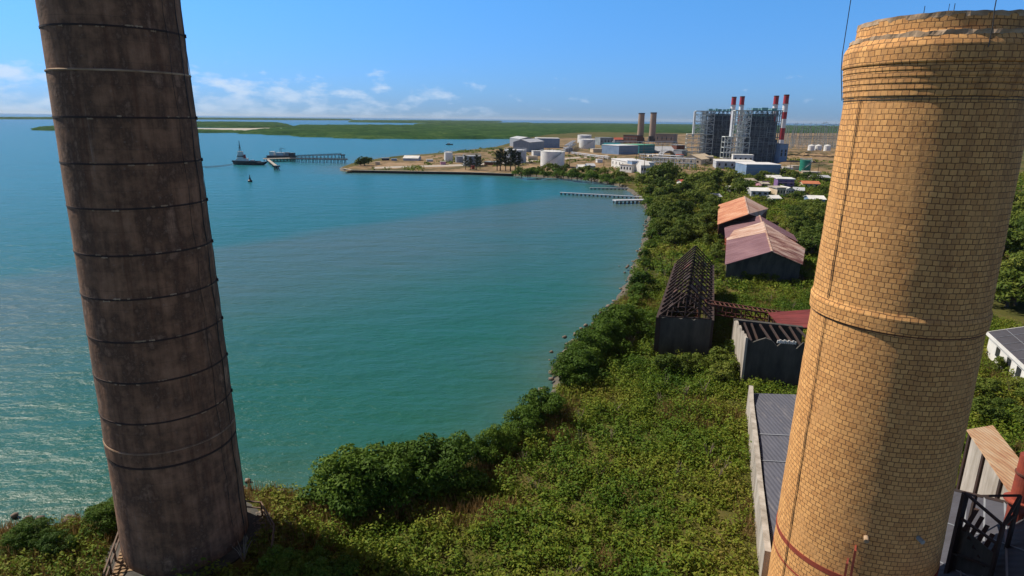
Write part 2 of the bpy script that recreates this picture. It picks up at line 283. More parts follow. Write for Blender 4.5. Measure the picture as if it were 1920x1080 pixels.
# ------------------------------------------------------------------ mesh helpers
class MB:
    def __init__(s): s.v = []; s.f = []; s.uv = None
    def add(s, vs, fs):
        o = len(s.v); s.v += [tuple(x) for x in vs]; s.f += [tuple(i + o for i in f) for f in fs]; return s
    def box(s, x0, x1, y0, y1, z0, z1):
        return s.add([(x0, y0, z0), (x1, y0, z0), (x1, y1, z0), (x0, y1, z0), (x0, y0, z1), (x1, y0, z1), (x1, y1, z1), (x0, y1, z1)],
                     [(3, 2, 1, 0), (4, 5, 6, 7), (0, 1, 5, 4), (1, 2, 6, 5), (2, 3, 7, 6), (3, 0, 4, 7)])
    def bar(s, p, q, w=0.2, h=None):
        p, q = Vector(p), Vector(q); d = (q - p)
        if d.length < 1e-5: return s
        d.normalize(); a = d.cross(Vector((0, 0, 1)))
        if a.length < 1e-3: a = Vector((1, 0, 0))
        a.normalize(); c = a.cross(d); h = h or w; a = a * w / 2; c = c * h / 2
        return s.add([p - a - c, p + a - c, p + a + c, p - a + c, q - a - c, q + a - c, q + a + c, q - a + c],
                     [(0, 1, 2, 3), (7, 6, 5, 4), (1, 0, 4, 5), (2, 1, 5, 6), (3, 2, 6, 7), (0, 3, 7, 4)])
    def tube(s, pts, radii, n=8, cap=True):
        rings = []
        for i, p in enumerate(pts):
            p = Vector(p); a = Vector(pts[max(0, i - 1)]); c = Vector(pts[min(len(pts) - 1, i + 1)]); d = (c - a).normalized()
            x = d.cross(Vector((0, 0, 1)))
            if x.length < 1e-3: x = Vector((1, 0, 0))
            x.normalize(); y = x.cross(d); r = radii[i] if hasattr(radii, '__len__') else radii
            rings.append([p + x * r * math.cos(2 * PI * k / n) + y * r * math.sin(2 * PI * k / n) for k in range(n)])
        o = len(s.v)
        for r_ in rings: s.v += [tuple(q) for q in r_]
        for i in range(len(rings) - 1):
            for k in range(n):
                k2 = (k + 1) % n; s.f.append((o + i * n + k, o + (i + 1) * n + k, o + (i + 1) * n + k2, o + i * n + k2))
        if cap:
            s.f.append(tuple(o + k for k in range(n))); s.f.append(tuple(o + (len(rings) - 1) * n + k for k in reversed(range(n))))
        return s
    def lathe(s, prof, n=32, cx=0, cy=0, closed=False):
        o = len(s.v); k_ = len(prof)
        for (r, z) in prof: s.v += [(cx + r * math.cos(2 * PI * k / n), cy + r * math.sin(2 * PI * k / n), z) for k in range(n)]
        rng_ = range(k_) if closed else range(k_ - 1)
        for i in rng_:
            j = (i + 1) % k_
            for k in range(n):
                k2 = (k + 1) % n; s.f.append((o + i * n + k, o + i * n + k2, o + j * n + k2, o + j * n + k))
        return s
    def slab(s, quad, th):
        """a sheet given by its corners, thickened along its normal"""
        q = [Vector(p) for p in quad]; nrm = (q[1] - q[0]).cross(q[2] - q[0]).normalized()
        if nrm.z < 0: nrm = -nrm
        n = len(q); lo = [p - nrm * th for p in q]
        return s.add(q + lo, [tuple(range(n)), tuple(reversed(range(n, 2 * n)))] + [(i, i + n, (i + 1) % n + n, (i + 1) % n) for i in range(n)])
    def mesh(s, name, smooth=False):
        me = bpy.data.meshes.new(name); me.from_pydata(s.v, [], s.f)
        bm = bmesh.new(); bm.from_mesh(me); bmesh.ops.recalc_face_normals(bm, faces=bm.faces); bm.to_mesh(me); bm.free()
        if smooth:
            for p in me.polygons: p.use_smooth = True
        return me
def npmesh(name, V, F):
    """big meshes straight from numpy, all quads"""
    me = bpy.data.meshes.new(name); V = np.asarray(V, np.float32); F = np.asarray(F, np.int32)
    me.vertices.add(len(V)); me.vertices.foreach_set('co', V.ravel())
    k = F.shape[1]; me.loops.add(F.size); me.loops.foreach_set('vertex_index', F.ravel())
    me.polygons.add(len(F)); me.polygons.foreach_set('loop_start', np.arange(0, F.size, k, dtype=np.int32))
    me.update(calc_edges=True); return me
def link(name, me, mat, parent=None, kind=None, loc=None, rz=0.0):
    o = bpy.data.objects.new(name, me); C.objects.link(o)
    if mat is not None and len(me.materials) == 0: me.materials.append(M[mat] if isinstance(mat, str) else mat)
    if parent: o.parent = parent
    if kind: o['kind'] = kind
    if loc is not None: o.location = loc; o.rotation_euler = (0, 0, rz)
    return o
def part(name, mb, mat, parent, label=None, smooth=False):
    o = link(name, mb.mesh(name, smooth), mat, parent)
    if label: o['label'] = label
    return o
def each(name, mbs, mat, parent):
    for m_ in mbs: part(name, m_, mat, parent)
def thing(name, label, cat, loc=(0, 0, 0), rz=0.0, group=None):
    o = bpy.data.objects.new(name, None); C.objects.link(o); o.location = loc; o.rotation_euler = (0, 0, rz)
    o.empty_display_size = 0.5; o['label'] = label; o['category'] = cat
    if group: o['group'] = group
    return o
def tag(o, label, cat, group=None):
    o['label'] = label; o['category'] = cat
    if group: o['group'] = group
    return o
def dup(root, loc, rz, sc=1.0, label=None, group=None):
    r = root.copy(); C.objects.link(r); r.location = loc; r.rotation_euler = (0, 0, rz); r.scale = (sc, sc, sc) if not hasattr(sc, '__len__') else sc
    if label: r['label'] = label
    if group: r['group'] = group
    for ch in root.children:
        c = ch.copy(); C.objects.link(c); c.parent = r
        for g in ch.children:
            d = g.copy(); C.objects.link(d); d.parent = c
    return r

# ------------------------------------------------------------------ sea, ground, islands
def sheet(name, mat, poly, z, kind='structure'):
    """flat ground sheet from an outline, any shape"""
    pts = [Vector((p[0], p[1], 0)) for p in poly]; tri = tessellate_polygon([pts])
    me = bpy.data.meshes.new(name); me.from_pydata([(p.x, p.y, z) for p in pts], [], [tuple(x) for x in tri])
    bm = bmesh.new(); bm.from_mesh(me); bmesh.ops.recalc_face_normals(bm, faces=bm.faces)
    if sum(f.normal.z for f in bm.faces) < 0: bmesh.ops.reverse_faces(bm, faces=bm.faces)
    bm.to_mesh(me); bm.free()
    return link(name, me, mat, None, kind)
def gp(px, z=0.0): return [(G(x, y, z).x, G(x, y, z).y) for x, y in px]
B = 30000
# (the sea itself is laid after the coast is known: it carries how shallow it is)

coast_px = [(-260, 1075), (-60, 1030), (20, 1012), (70, 1006), (130, 1002), (175, 990), (230, 975), (300, 962), (380, 950), (460, 940), (520, 942), (590, 948), (660, 955), (760, 925), (860, 895),
            (885, 882), (930, 850), (985, 810), (1035, 760), (1052, 730), (1055, 690), (1085, 650), (1130, 605), (1165, 575), (1185, 530), (1205, 490), (1216, 450), (1222, 420), (1222, 402), (1212, 384),
            (1196, 366), (1172, 352), (1140, 343), (1100, 337), (1030, 333), (960, 329), (880, 326), (760, 324), (660, 322.5), (643, 320), (642, 316), (660, 309), (690, 303), (720, 298), (752, 294), (800, 291), (860, 285), (930, 277), (962, 268), (985, 261.5), (1000, 258)]
coast = gp(coast_px)
def roughen(pts, step=3.0, amp=0.9):
    o = []
    for a, b_ in zip(pts[:-1], pts[1:]):
        a_, b2 = Vector((*a, 0)), Vector((*b_, 0)); n = max(1, min(14, int((b2 - a_).length / step)))
        for i in range(n):
            p = a_.lerp(b2, i / n); k = min(1.0, p.length / 400 + 0.5)
            o.append((p.x + amp * k * mnoise.noise(p * 0.21), p.y + amp * k * mnoise.noise(p * 0.21 + Vector((31, 7, 0)))))
    return o + [pts[-1]]
coast = roughen(coast)
ca_ = np.array(coast); na, nr = 220, 150; rr0 = 20 * (B / 20) ** (np.arange(nr) / (nr - 1)); aa_ = np.arange(na) * 2 * PI / na
sxy = np.stack([rr0[:, None] * np.sin(aa_), rr0[:, None] * np.cos(aa_)], -1).reshape(-1, 2); I = np.arange(na * nr).reshape(nr, na); J = np.roll(I, -1, 1)
sf = np.stack([I[:-1], J[:-1], J[1:], I[1:]], -1).reshape(-1, 4)[:, ::-1]
seg = ca_[::2]; dsea = np.concatenate([np.sqrt(((sxy[i:i + 3000, None, :] - seg[None]) ** 2).sum(2).min(1)) for i in range(0, len(sxy), 3000)])
me = npmesh('sea', np.concatenate([sxy, np.zeros((len(sxy), 1))], 1), sf); at_ = me.attributes.new('shallow', 'FLOAT', 'POINT'); at_.data.foreach_set('value', (np.exp(-dsea / (2.0 + 0.03 * np.hypot(*sxy.T))) * 0.9).astype(np.float32))
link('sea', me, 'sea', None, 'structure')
back = gp([(1040, 251), (1300, 241), (1600, 240)]) + [(2600, 1500), (9000, 3000), (9000, -300), (-300, -300), (-300, 10)]
land = coast + back
def inpoly(P, poly):
    P = np.asarray(P); poly = np.asarray([p[:2] for p in poly]); x, y = P[:, 0], P[:, 1]; r_ = np.zeros(len(P), bool); j = len(poly) - 1
    for i in range(len(poly)):
        xi, yi = poly[i]; xj, yj = poly[j]
        c_ = ((yi > y) != (yj > y)) & (x < (xj - xi) * (y - yi) / (yj - yi + 1e-12) + xi); r_ ^= c_; j = i
    return r_
sheet('ground', 'ground', land, 1.0)
# rocky bank down to the water along the whole coast
mb = MB(); n = len(coast)
for i in range(n):
    a = Vector((*coast[max(0, i - 1)], 0)); c_ = Vector((*coast[min(n - 1, i + 1)], 0)); d = (c_ - a).normalized(); o_ = Vector((-d.y, d.x, 0))
    p = Vector((*coast[i], 1.0)); k = 1.3 + 0.8 * mnoise.noise(p * 0.4)
    mb.v += [tuple(p), tuple(p + o_ * k * 0.6 + Vector((0, 0, -0.6))), tuple(p + o_ * k * 1.4 + Vector((0, 0, -1.3)))]
for i in range(n - 1):
    for j in (0, 1): mb.f.append((i * 3 + j, i * 3 + j + 1, i * 3 + j + 4, i * 3 + j + 3))
link('shore_bank', mb.mesh('shore_bank'), 'wetrock', None, 'structure')
# bare earth of the point and the power station yard
sheet('dirt_yard', 'dirt', gp([(646, 321), (655, 314), (700, 303), (760, 295), (860, 287), (940, 279), (985, 264), (1010, 259), (1200, 258), (1300, 250), (1480, 247), (1700, 246), (1700, 330), (1500, 332), (1440, 326), (1330, 322), (1200, 338), (1150, 328), (1040, 322), (960, 326), (880, 323.5), (760, 321.5), (660, 320.5)], 1.004), 1.006)
sheet('gravel_track', 'concrete_pale', gp([(700, 313), (860, 308), (940, 304), (1060, 296), (1140, 290), (1140, 292), (1060, 299), (940, 307.5), (860, 311.5), (700, 316)], 1.01), 1.014)

def canopy(name, label_poly_px, h=4.5, cell=None, seed=0):
    """a wood far off that reads as one mass: lumpy crowns over the outline, skirts down to the water"""
    poly = gp(label_poly_px, 0.3); P = np.array(poly); x0, y0 = P.min(0); x1, y1 = P.max(0)
    dmin = max(200, np.hypot(P[:, 0], P[:, 1]).min())
    cx = cell or dmin / 210; cy = cx * 1.6
    nx, ny = int((x1 - x0) / cx) + 3, int((y1 - y0) / cy) + 3
    while nx * ny > 160000: cx *= 1.3; cy *= 1.3; nx, ny = int((x1 - x0) / cx) + 3, int((y1 - y0) / cy) + 3
    gx, gy = np.meshgrid(x0 + cx * (np.arange(nx) - 1), y0 + cy * (np.arange(ny) - 1)); r_ = np.random.default_rng(seed)
    gx = gx + r_.uniform(-.4, .4, gx.shape) * cx; gy = gy + r_.uniform(-.4, .4, gy.shape) * cy
    ins = inpoly(np.stack([gx.ravel(), gy.ravel()], 1), poly).reshape(gx.shape)
    z = np.where(ins, h * (0.55 + 0.65 * r_.random(gx.shape)), -0.5)
    V = np.stack([gx, gy, z], -1).reshape(-1, 3); I = np.arange(nx * ny).reshape(ny, nx)
    F = np.stack([I[:-1, :-1], I[:-1, 1:], I[1:, 1:], I[1:, :-1]], -1).reshape(-1, 4)
    keep = ins.ravel()[F].any(1); F = F[keep]; u, inv = np.unique(F, return_inverse=True)
    me = npmesh(name, V[u], inv.reshape(F.shape))
    o = link(name, me, 'canopy', None, 'stuff'); return o
canopy('mangrove_forest', [(455, 250), (520, 252), (600, 256.5), (680, 259.5), (790, 260.5), (900, 260), (975, 259.5), (990, 259), (1010, 254), (1100, 248), (1290, 250), (1480, 250), (1620, 250), (1700, 236.5),
       (1500, 236), (1300, 234), (1180, 232.5), (1080, 231.5), (985, 232), (900, 234.5), (800, 236), (700, 235.5), (560, 236), (545, 240), (470, 246)], 4.5, seed=1)
canopy('mangrove_island', [(330, 247), (380, 249), (430, 248.5), (470, 249.5), (475, 247.5), (420, 245.5), (330, 243.5)], 3.0, seed=2)
canopy('mangrove_island', [(330, 238), (400, 239.5), (470, 240), (545, 238.5), (540, 235), (520, 231), (440, 230), (330, 230)], 5.0, seed=3)
canopy('mangrove_island', [(230, 223.2), (655, 225.6), (655, 223.8), (230, 221.4)], 8.0, seed=4)
canopy('mangrove_island', [(660, 229.2), (800, 231), (930, 230), (940, 227.8), (800, 227), (660, 227.2)], 8.0, seed=5)
canopy('mangrove_island', [(780, 234.6), (900, 233.2), (1000, 231.6), (990, 230.2), (900, 231.2), (780, 232.8)], 4.0, seed=6)
canopy('mangrove_island', [(-60, 223.2), (170, 223.8), (170, 221.8), (-60, 221.4)], 7.0, seed=7)
canopy('mangrove_island', [(64, 244), (100, 244.6), (200, 245), (300, 244.5), (300, 240), (200, 239), (100, 238.5), (72, 240.5)], 3.6, seed=8)
sheet('mud_flat', 'concrete_pale', gp([(330, 243.5), (420, 245.4), (475, 246), (540, 240.5), (520, 239.6), (420, 240.4), (330, 240)], 0.05), 0.05)

# ------------------------------------------------------------------ the dark concrete stack
LC = Vector((-22.74, 38.05, 1.0))
def rad_at(cx, cy, z, wpx): d = proj((cx, cy, z))[2]; return wpx / 2 * d / FPX * 0.985
def ledge(py, x0=None): return Hz(LC.x, LC.y, py)
cz = lambda py: Hz(LC.x, LC.y, py) - LC.z
t_ = thing('concrete_chimney', 'tall dark stained concrete chimney ringed by many iron bands', 'chimney', LC)
def lr(py, wpx): z = Hz(LC.x, LC.y, py); return rad_at(LC.x, LC.y, z, wpx)
zl, zu = cz(795), cz(138)
R0, R1, R2, R3 = 3.98, 3.982 - .0153 * (zl + 1), 4.005 - .01337 * (zu + 1), (3.806 - .00876 * (zu + 1))
prof = [(R0 * 1.01, -1.2), (R0, 0.3), (R1, zl - 0.02), (4.005 - .01337 * (zl + 1), zl + 0.05), (R2, zu - 0.12), (R2 * 0.995, zu + 0.02), (R3, zu + 0.06), (R3 - .09, zu + 11), (R3 - .8, zu + 11.05), (R3 - .8, zu + 8)]
mb = MB(); 
dense = []
for (a, b_) in zip(prof[:-1], prof[1:]):
    k = max(1, int(abs(b_[1] - a[1]) / 0.5)); dense += [(a[0] + (b_[0] - a[0]) * i / k, a[1] + (b_[1] - a[1]) * i / k) for i in range(k)]
dense.append(prof[-1])
mb.lathe(dense, 96); me = mb.mesh('shaft', True)
for vtx in me.vertices:
    p = vtx.co; k = 1 + 0.006 * mnoise.noise(p * 0.8) + 0.003 * mnoise.noise(p * 2.7); p.x *= k; p.y *= k
me.set_sharp_from_angle(angle=R(20)); link('shaft', me, 'stack', t_)
def shaft_r(z, pr=prof):
    for (a, b_) in zip(pr[:-1], pr[1:]):
        if a[1] <= z <= b_[1] and b_[1] > a[1]: return a[0] + (b_[0] - a[0]) * (z - a[1]) / (b_[1] - a[1])
    return pr[0][0]
for py in (62, 220, 300, 377, 457, 532, 605, 675, 745):
    z = cz(py); r_ = shaft_r(z)
    bnd = MB().lathe([(r_ - 0.03, z - 0.05), (r_ + 0.03, z - 0.05), (r_ + 0.03, z + 0.05), (r_ - 0.03, z + 0.05)], 72, closed=True)
    o = part('iron_band', bnd, 'blackrust', t_)
    lg = MB(); a = 0.32
    q = Vector((math.cos(a), math.sin(a), 0)); lg.bar(q * (r_ + 0.03) + Vector((0, 0, z)), q * (r_ + 0.12) + Vector((0, 0, z)), 0.14, 0.2)
    link('clamp_lug', lg.mesh('clamp_lug'), 'blackrust', o)
    for q_ in range(7):                                 # crumbling mortar left clinging along the band
        a0 = random.uniform(-1.9, 0.25); a1 = a0 + random.uniform(.03, .12); cr = MB(); n_ = 5; dz = random.choice((-1, 1)) * .075
        for i in range(n_):
            aa, ab = a0 + (a1 - a0) * i / n_, a0 + (a1 - a0) * (i + 1) / n_; h0 = random.uniform(.015, .05)
            cr.bar((math.cos(aa) * (r_ + .012), math.sin(aa) * (r_ + .012), z + dz), (math.cos(ab) * (r_ + .012), math.sin(ab) * (r_ + .012), z + dz), .05, h0 * 2)
        link('mortar_crumb', cr.mesh('mortar_crumb'), 'cement', o)
for py, h in ((138, 0.13), (806, 0.95)):
    z = cz(py); r_ = shaft_r(z)
    part('cement_collar', MB().lathe([(r_ - 0.05, z - h / 2), (r_ + 0.06, z - h / 2), (r_ + 0.07, z + h / 2 - 0.06), (r_ - 0.06, z + h / 2)], 96, closed=True), 'stack' if h > 0.5 else 'cement', t_, smooth=False)
part('iron_band', MB().lathe([(shaft_r(cz(822)) - 0.03, cz(822) - 0.06), (shaft_r(cz(822)) + 0.04, cz(822) - 0.06), (shaft_r(cz(822)) + 0.04, cz(822) + 0.06), (shaft_r(cz(822)) - 0.03, cz(822) + 0.06)], 72, closed=True), 'blackrust', t_)
cab = MB()
for a, rr in ((0.30, 0.02), (0.02, 0.028), (-0.28, 0.014)):
    cab.tube([(math.cos(a + 0.02 * math.sin(i * 1.7)) * (shaft_r(z) + 0.05), math.sin(a + 0.02 * math.sin(i * 1.7)) * (shaft_r(z) + 0.05), z) for i, z in enumerate(np.linspace(0.2, zu + 10.5, 40))], rr, 5)
part('conductor_cable', cab, 'cable', t_)
link('plinth', MB().lathe([(R0 + 1.0, -0.9), (R0 + 0.95, 0.12), (R0 + 0.1, 0.2), (R0 - 0.3, 0.2)], 64).mesh('plinth'), 'darkconc', t_)
z = cz(800) + .12; r_ = shaft_r(z); part('collar_lip', MB().lathe([(r_ - .03, z), (r_ + .085, z), (r_ + .06, z + .07), (r_ - .03, z + .09)], 96, closed=True), 'cement', t_)
# patched mortar on the foot
mb = MB()
for a0, a1, z0, z1 in ((-0.55, -0.08, 0.3, 2.1),):
    pts = []
    for i in range(18):
        q = 2 * PI * i / 18; a = (a0 + a1) / 2 + (a1 - a0) / 2 * math.cos(q) * (0.8 + 0.3 * mnoise.noise(Vector((q * 2, 3, 1)))); z = (z0 + z1) / 2 + (z1 - z0) / 2 * math.sin(q) * (0.85 + 0.3 * mnoise.noise(Vector((q * 2, 9, 4))))
        pts.append((a, z))
    ca, cz_ = (a0 + a1) / 2, (z0 + z1) / 2; o = len(mb.v)
    for k in (1.0, 0.5):
        for a, z in pts: a = ca + (a - ca) * k; z = cz_ + (z - cz_) * k; r_ = shaft_r(z) + 0.05 + (0.03 if k < 1 else 0); mb.v.append((math.cos(a) * r_, math.sin(a) * r_, z))
    mb.v.append((math.cos(ca) * (shaft_r(cz_) + 0.09), math.sin(ca) * (shaft_r(cz_) + 0.09), cz_))
    for i in range(18): j = (i + 1) % 18; mb.f += [(o + i, o + j, o + 18 + j, o + 18 + i), (o + 18 + i, o + 18 + j, o + 36)]
part('cement_patch', mb, 'stack', t_, 'lumpy repaired patch near the foot', True)

# ------------------------------------------------------------------ the yellow brick stack
RC = Vector((19.95, 31.21, 1.0))
bz = lambda py: Hz(RC.x, RC.y, py) - RC.z
def br_(py, wpx): return rad_at(RC.x, RC.y, Hz(RC.x, RC.y, py), wpx)
t_ = thing('brick_chimney', 'yellow brick chimney with a flared corbelled crown, right of the bay', 'chimney', RC)
ztop = bz(45)
zs = lambda py: bz(py)
rr_ = lambda z: 4.197 - .01346 * (z + 1)
rs = rr_(zs(190)); rb0 = rr_(0)
bp = [(rr_(-1.5) * 1.01, -1.5)]
zb = zs(588)
bp += [(rr_(zb), zb), (rr_(zb) + 0.10, zb + 0.05), (rr_(zb) + 0.11, zb + 0.75), (rr_(zb + 1) + 0.03, zb + 1.0), (rr_(zs(190)), zs(190))]
for k, py in enumerate((184, 173, 162, 151, 140)):      # five stepped corbel courses
    z = zs(py); r_ = rs + 0.04 + 0.035 * k
    bp += [(r_, z - 0.02), (r_ + 0.03, z + 0.02), (r_ + 0.035, z + 0.22), (r_ - 0.01, z + 0.26)]
z = zs(128); bp += [(rs + 0.26, z), (rs + 0.28, z + 0.05), (rs + 0.28, z + 0.7), (rs + 0.22, z + .85), (rs + 0.10, z + 1.05)]
crown_z = z + 1.05
bp += [(rs + 0.08, crown_z + 0.02), (rs - 0.12, crown_z + 0.25), (rs - 0.16, ztop - 0.05), (rs - 0.9, ztop), (rs - 1.0, ztop - 3)]
dense = []; uvz = []
for (a, b_) in zip(bp[:-1], bp[1:]):
    k = max(1, int(abs(b_[1] - a[1]) / 0.4)); dense += [(a[0] + (b_[0] - a[0]) * i / k, a[1] + (b_[1] - a[1]) * i / k) for i in range(k)]
dense.append(bp[-1])
nseg = 128; mb = MB().lathe(dense, nseg); me = bpy.data.meshes.new('shaft'); me.from_pydata(mb.v, [], mb.f)
ul = me.uv_layers.new(name='UVMap'); circ = 48 * 0.43 * 1.0
nb = round(2 * PI * rs / 0.30) * 0.30
for pi_, p in enumerate(me.polygons):
    i, k = divmod(pi_, nseg); p.use_smooth = True
    for li, (ii, kk) in zip(p.loop_indices, ((i, k), (i, k + 1), (i + 1, k + 1), (i + 1, k))): ul.data[li].uv = (kk / nseg * nb, dense[ii][1])
for vtx in me.vertices:
    p = vtx.co; k = 1 + 0.004 * mnoise.noise(p * 0.9) + 0.003 * mnoise.noise(p * 3.1); p.x *= k; p.y *= k
me.set_sharp_from_angle(angle=R(14)); link('shaft', me, 'brick', t_)
def ring(name, z, r_, h, out_, mat, lab=None, jag=0.0, n=96):
    mb = MB().lathe([(r_ - 0.06, z - h / 2), (r_ + out_, z - h / 2), (r_ + out_, z + h / 2), (r_ - 0.06, z + h / 2)], n, closed=True)
    if jag:
        mb.v = [(x * (1 + jag * mnoise.noise(Vector((x * 3, y * 3, zz * 4))) / r_), y * (1 + jag * mnoise.noise(Vector((x * 3, y * 3, zz * 4))) / r_), zz + (jag * 1.1 * mnoise.noise(Vector((x * 2.3 + 5, y * 2.3, 2))) if zz > z else jag * 0.9 * mnoise.noise(Vector((x * 3.1, y * 3.1, 7))))) for x, y, zz in mb.v]
    return part(name, mb, mat, t_, lab)
ring('cement_ledge', crown_z + 0.1, rs - 0.06, 0.20, 0.15, 'cement', 'broken pale cement ledge under the rim', 0.10, 160)
ring('rim_coping', ztop - 0.06, rs - 0.62, 0.22, 0.47, 'cement', None, 0.05, 160)
for py, oo in ((190.5, 0.03), (186, 0.035)): ring('wire_hoop', zs(py), rs, 0.03, oo, 'cable', None, 0.015)
z = zs(985 + 22); ring('iron_band', z, rr_(z), 0.30, 0.05, 'rustred', 'wide red oxide band round the foot'); 
z2 = z - 1.3; ring('iron_band', z2, rr_(z2), 0.12, 0.04, 'rustred')
zz = zb + 0.1; ring('wire_hoop', zz - 0.12, rr_(zz), 0.05, 0.03, 'rust')
cab = MB()
vaz = math.atan2(-RC.y, -RC.x)                       # direction towards the viewer
a = vaz - R(47)
for da, rr in ((0.0, 0.018), (-0.028, 0.013)):
    cab.tube([(math.cos(a + da + 0.004 * math.sin(i * 2.1)) * (rr_(z) + 0.05), math.sin(a + da + 0.004 * math.sin(i * 2.1)) * (rr_(z) + 0.05), z) for i, z in enumerate(np.linspace(-0.5, zs(190), 40))], rr, 5)
part('conductor_cable', cab, 'cable', t_)
rods = MB(); a = vaz - R(88)
rods.tube([(math.cos(a) * (rs + 0.08), math.sin(a) * (rs + 0.08), zs(188)), (math.cos(a) * (rs + 0.30), math.sin(a) * (rs + 0.30), zs(130)), (math.cos(a) * (rs + 0.36), math.sin(a) * (rs + 0.36), zs(95)), (math.cos(a) * (rs + 0.3), math.sin(a) * (rs + 0.3), ztop + 3.2)], 0.022, 6)
part('lightning_rod', rods, 'cable', t_)
rods = MB(); a = vaz + R(24)
rods.tube([(math.cos(a - .02) * (rs + 0.30), math.sin(a - .02) * (rs + 0.30), zs(106)), (math.cos(a) * (rs + 0.16), math.sin(a) * (rs + 0.16), zs(70)), (math.cos(a) * (rs + 0.05), math.sin(a) * (rs + 0.05), ztop), (math.cos(a) * rs, math.sin(a) * rs, ztop + 2.6)], 0.022, 6)
part('lightning_rod', rods, 'cable', t_)
for da, py, r1 in ((-14, 35, 0.015), (3, 30, 0.015), (0, 28, 0.012)):
    a = vaz + R(da); part('rim_spike', MB().tube([(math.cos(a) * (rs - 0.2), math.sin(a) * (rs - 0.2), ztop), (math.cos(a) * (rs - 0.2), math.sin(a) * (rs - 0.2), ztop + 0.35)], r1, 5), 'cable', t_)
for da, py, mt in ((7.5, 1000, 'cement'), (42, 993, 'midsteel')):
    a = vaz + R(da); z = zs(py - 72); q = Vector((math.cos(a), math.sin(a), 0))
    part('pipe_stub', MB().tube([q * (rr_(z) - 0.2) + Vector((0, 0, z)), q * (rr_(z) + 0.35) + Vector((0, 0, z - 0.06))], 0.12, 12), mt, t_)
lad = MB(); a = vaz - R(1)
for da in (0.0, 0.055):
    q = Vector((math.cos(a + da), math.sin(a + da), 0)); zt = zs(945) if da else zs(970)
    lad.bar(q * (rr_(zt) + 0.55) + Vector((0, 0, zt)), q * (rr_(zt) + 0.75) + Vector((0, 0, -0.8)), 0.11)
    lad.bar(q * (rr_(zt) - 0.1) + Vector((0, 0, zt - 0.1)), q * (rr_(zt) + 0.55) + Vector((0, 0, zt - 0.1)), 0.08)
part('ladder_rail', lad, 'rustred', t_)

# ------------------------------------------------------------------ walkway, steps, railing and rubble round the dark stack
t_ = thing('wooden_steps', 'weathered plank steps with brown handrail left of the dark chimney foot', 'steps', LC)
A = G(238, 1012, 1.9) - LC; Bp = G(208, 1100, 0.9) - LC; d = Bp - A; side = Vector((d.y, -d.x, 0)).normalized()
if side.x > 0: side = -side
side = side * -1
mb = MB()
for i in range(14):
    p = A + d * (i / 13); part('tread', MB().bar(p - side * 0.15, p + side * 1.7, 0.32, 0.07), 'wood', t_)
mb = MB()
for s_ in (-0.2, 1.75): part('stringer', MB().bar(A + side * s_ - Vector((0, 0, 0.15)), Bp + side * s_ - Vector((0, 0, 0.15)), 0.12, 0.3), 'railwood', t_)
mb = MB(); e = -side * 0.25
mid = A.lerp(Bp, 0.45)
for i in (0.0, 0.45, 0.72, 1.0): p = A.lerp(Bp, i) + e; mb.bar(p - Vector((0, 0, 0.8)), p + Vector((0, 0, 1.1)), 0.1)
for h in (1.1, 0.6): mb.bar(A + e + Vector((0, 0, h)), Bp + e + Vector((0, 0, h)), 0.09)
part('handrail', mb, 'railwood', t_)
t_ = thing('wooden_railing', 'brown post and rail fence right of the dark chimney foot', 'railing', LC)
pts = [G(462, 962, 1.2) - LC, G(492, 965, 1.2) - LC, G(516, 1008, 1.2) - LC, G(512, 1050, 1.1) - LC]
mb = MB(); rl = MB()
for p in pts: part('post', MB().bar(p - Vector((0, 0, 0.4)), p + Vector((0, 0, 1.1)), 0.11), 'railwood', t_)
for a, b_ in zip(pts[:-1], pts[1:]):
    for h in (1.05, 0.55): part('rail', MB().bar(a + Vector((0, 0, h)), b_ + Vector((0, 0, h)), 0.08), 'railwood', t_)
def rocks(name, spots, label):
    V = []; F = []
    base = bmesh.new(); bmesh.ops.create_icosphere(base, subdivisions=1, radius=1.0)
    bv = np.array([v.co[:] for v in base.verts]); bf = np.array([[v.index for v in f.verts] for f in base.faces]); base.free()
    for (x, y, z, s_) in spots:
        k = bv * (s_ * rng.uniform(0.6, 1.3, (len(bv), 1))) * np.array([1, rng.uniform(0.6, 1.2), 0.6]); F.append(bf + len(V) * len(bv)); V.append(k + np.array([x, y, z]))
    o = link(name, npmesh(name, np.concatenate(V), np.concatenate(F)), 'rock', None, 'stuff'); return o
sp = []
for i in range(170):
    p = G(random.uniform(466, 514), random.uniform(962, 1016)); 
    if (p - LC).xy.length > R0 + 0.3: sp.append((p.x, p.y, 1.05, random.uniform(0.08, 0.28)))
for i in range(650):
    k = random.random(); j = int(k * (len(coast) * 0.30)); p = coast[j]; sp.append((p[0] + random.gauss(0, 0.9), p[1] + random.gauss(0.6, 0.8), random.uniform(0.05, 0.8), random.uniform(0.12, 0.5)))
rocks('shore_rubble', sp, '')

